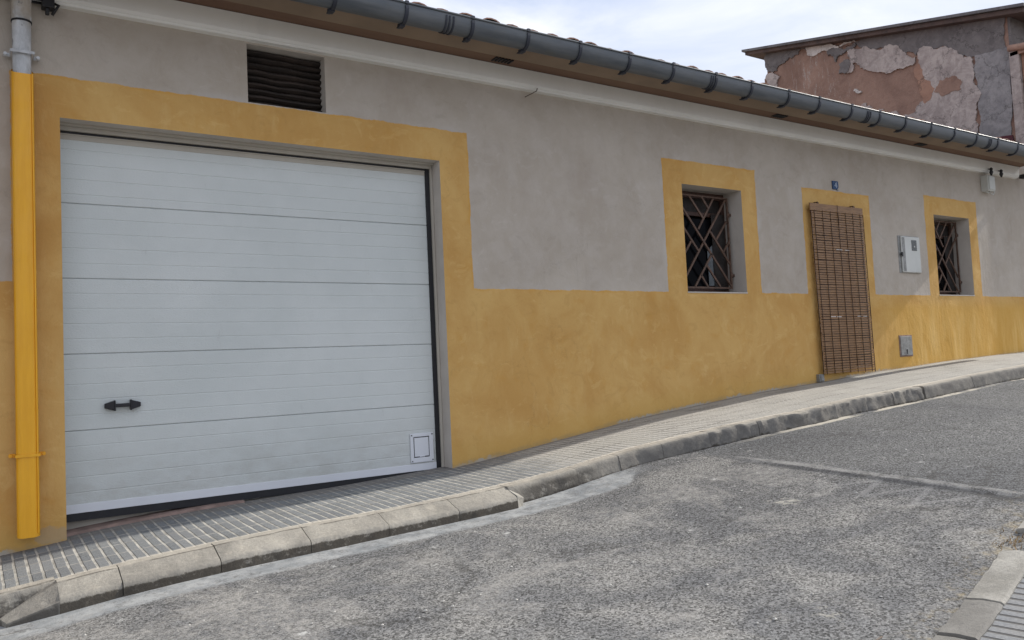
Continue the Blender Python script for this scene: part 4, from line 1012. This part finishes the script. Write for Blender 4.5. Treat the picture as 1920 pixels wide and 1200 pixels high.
# vertical quoin and roof board
b = MB(); b.box(NX-.05, NX+.3, 6.20, 6.350, -.5, 4.90); b.build("corner_post", M_L_PALE, rh, .01)
b = MB()
def rz(y): return 5.47+(y-6.33)*(6.66-5.47)/(11.69-6.33)
y0, y1 = 6.02, 11.66
th = .075
for xa, xb, dz, mi in ((NX-.18, NX+7.6, 0, 0),):
    A = [(y0, rz(y0)-.045), (y1, rz(y1)-.045), (y1, rz(y1)+th-.04), (y0, rz(y0)+th-.04)]
    b.sweepx(A, [xa, xb], True)
rr_ = b.build("roof", M_SLAB, rh, .004)
b = MB(); A = [(y0-.03, rz(y0)+th-.038), (y1+.05, rz(y1)+th-.038), (y1+.05, rz(y1)+th+.012), (y0-.03, rz(y0)+th+.012)]; b.sweepx(A, [NX-.23, NX+7.7], True); b.build("roof_sheet", M_FASCIA, rr_)
# pink front beside it
b = MB(); b.box(NX+.0, NX+7, 6.31, 6.352, 4.86, 5.42); b.build("front_shade_sheet", M_L_DARK, rh)  # dark sheet standing in for the shade under the roof overhang
b = MB(); b.box(X1+.004, NX+.02, 6.125, 6.4, -.5, 3.0); b.build("low_wall", M_GREY, rh)
ph = empty("pink_house", (17, 6.0, -.1), "sliver of a pinkish house with a clay tile coping at the far right edge, uphill", "house")
b = MB(); b.box(NX+.02, NX+9, 5.98, 6.19, -.5, 4.78); b.box(NX+.3, NX+9, 6.19, 6.34, -.5, 4.7); b.build("wall", M_PINK, ph)
b = MB()
for k in range(30):
    xx = NX-.06+k*.26; b.tube([(xx, 5.92, 4.80), (xx, 6.34, 4.88)], [.065, .055], 10)
b.box(NX-.05, NX+8, 5.93, 6.33, 4.74, 4.80); b.build("coping_tiles", M_CLAY, ph)

# ---------------------------------------------------------------- small things on the ground
wd = MB(); rnd = random.Random(4)
for i in range(90):
    x = rnd.gauss(4.30, .07); y = yo(x)-.04+rnd.gauss(0, .05); z = zr(x, y)
    L = rnd.uniform(.010, .035); a = rnd.uniform(0, 6.3); ln = rnd.uniform(.2, .9)
    p = Vector((x, y, z)); d = Vector((cos(a)*ln, sin(a)*ln, 1)).normalized()*L; s_ = Vector((-sin(a), cos(a), 0))*.003
    wd.face([wd.vert(p-s_), wd.vert(p+s_), wd.vert(p+d+Vector((cos(a), sin(a), 0))*L*.3)])
tag(wd.build("dry_weeds", M_WEED), "tuft of dry yellow weeds in the gap of the near kerb", "weeds", kind='stuff')
b = MB()
for i in range(260):
    x = rnd.uniform(.3, 7.5); y = rnd.uniform(yo(x)+.05, yk(x)-.3); z = zr(x, y)+.003; s_ = rnd.uniform(.003, .011)
    ids = [b.vert((x+s_*cos(a)*rnd.uniform(.6, 1.3), y+s_*sin(a)*rnd.uniform(.6, 1.3), z)) for a in (0, 1.2, 2.5, 3.7, 5.0)]; tp = b.vert((x, y, z+s_*.6))
    for k in range(5): b.face((ids[k], ids[(k+1) % 5], tp))
tag(b.build("road_grit", M_PEB), "pale grit and mortar crumbs scattered over the asphalt", "grit", kind='stuff')
b = MB(); zt = zr(2.86, 1.93)+.012
b.tube([(2.78, 1.96, zt), (2.84, 1.94, zt+.006), (2.90, 1.925, zt), (2.96, 1.93, zt+.004)], .004, 5); b.tube([(2.84, 1.94, zt+.004), (2.88, 1.965, zt)], .003, 5)
tag(b.build("twig", M_STICK, org=(2.84, 1.94, zt)), "small dark dead twig lying on the asphalt near the bottom edge", "twig")
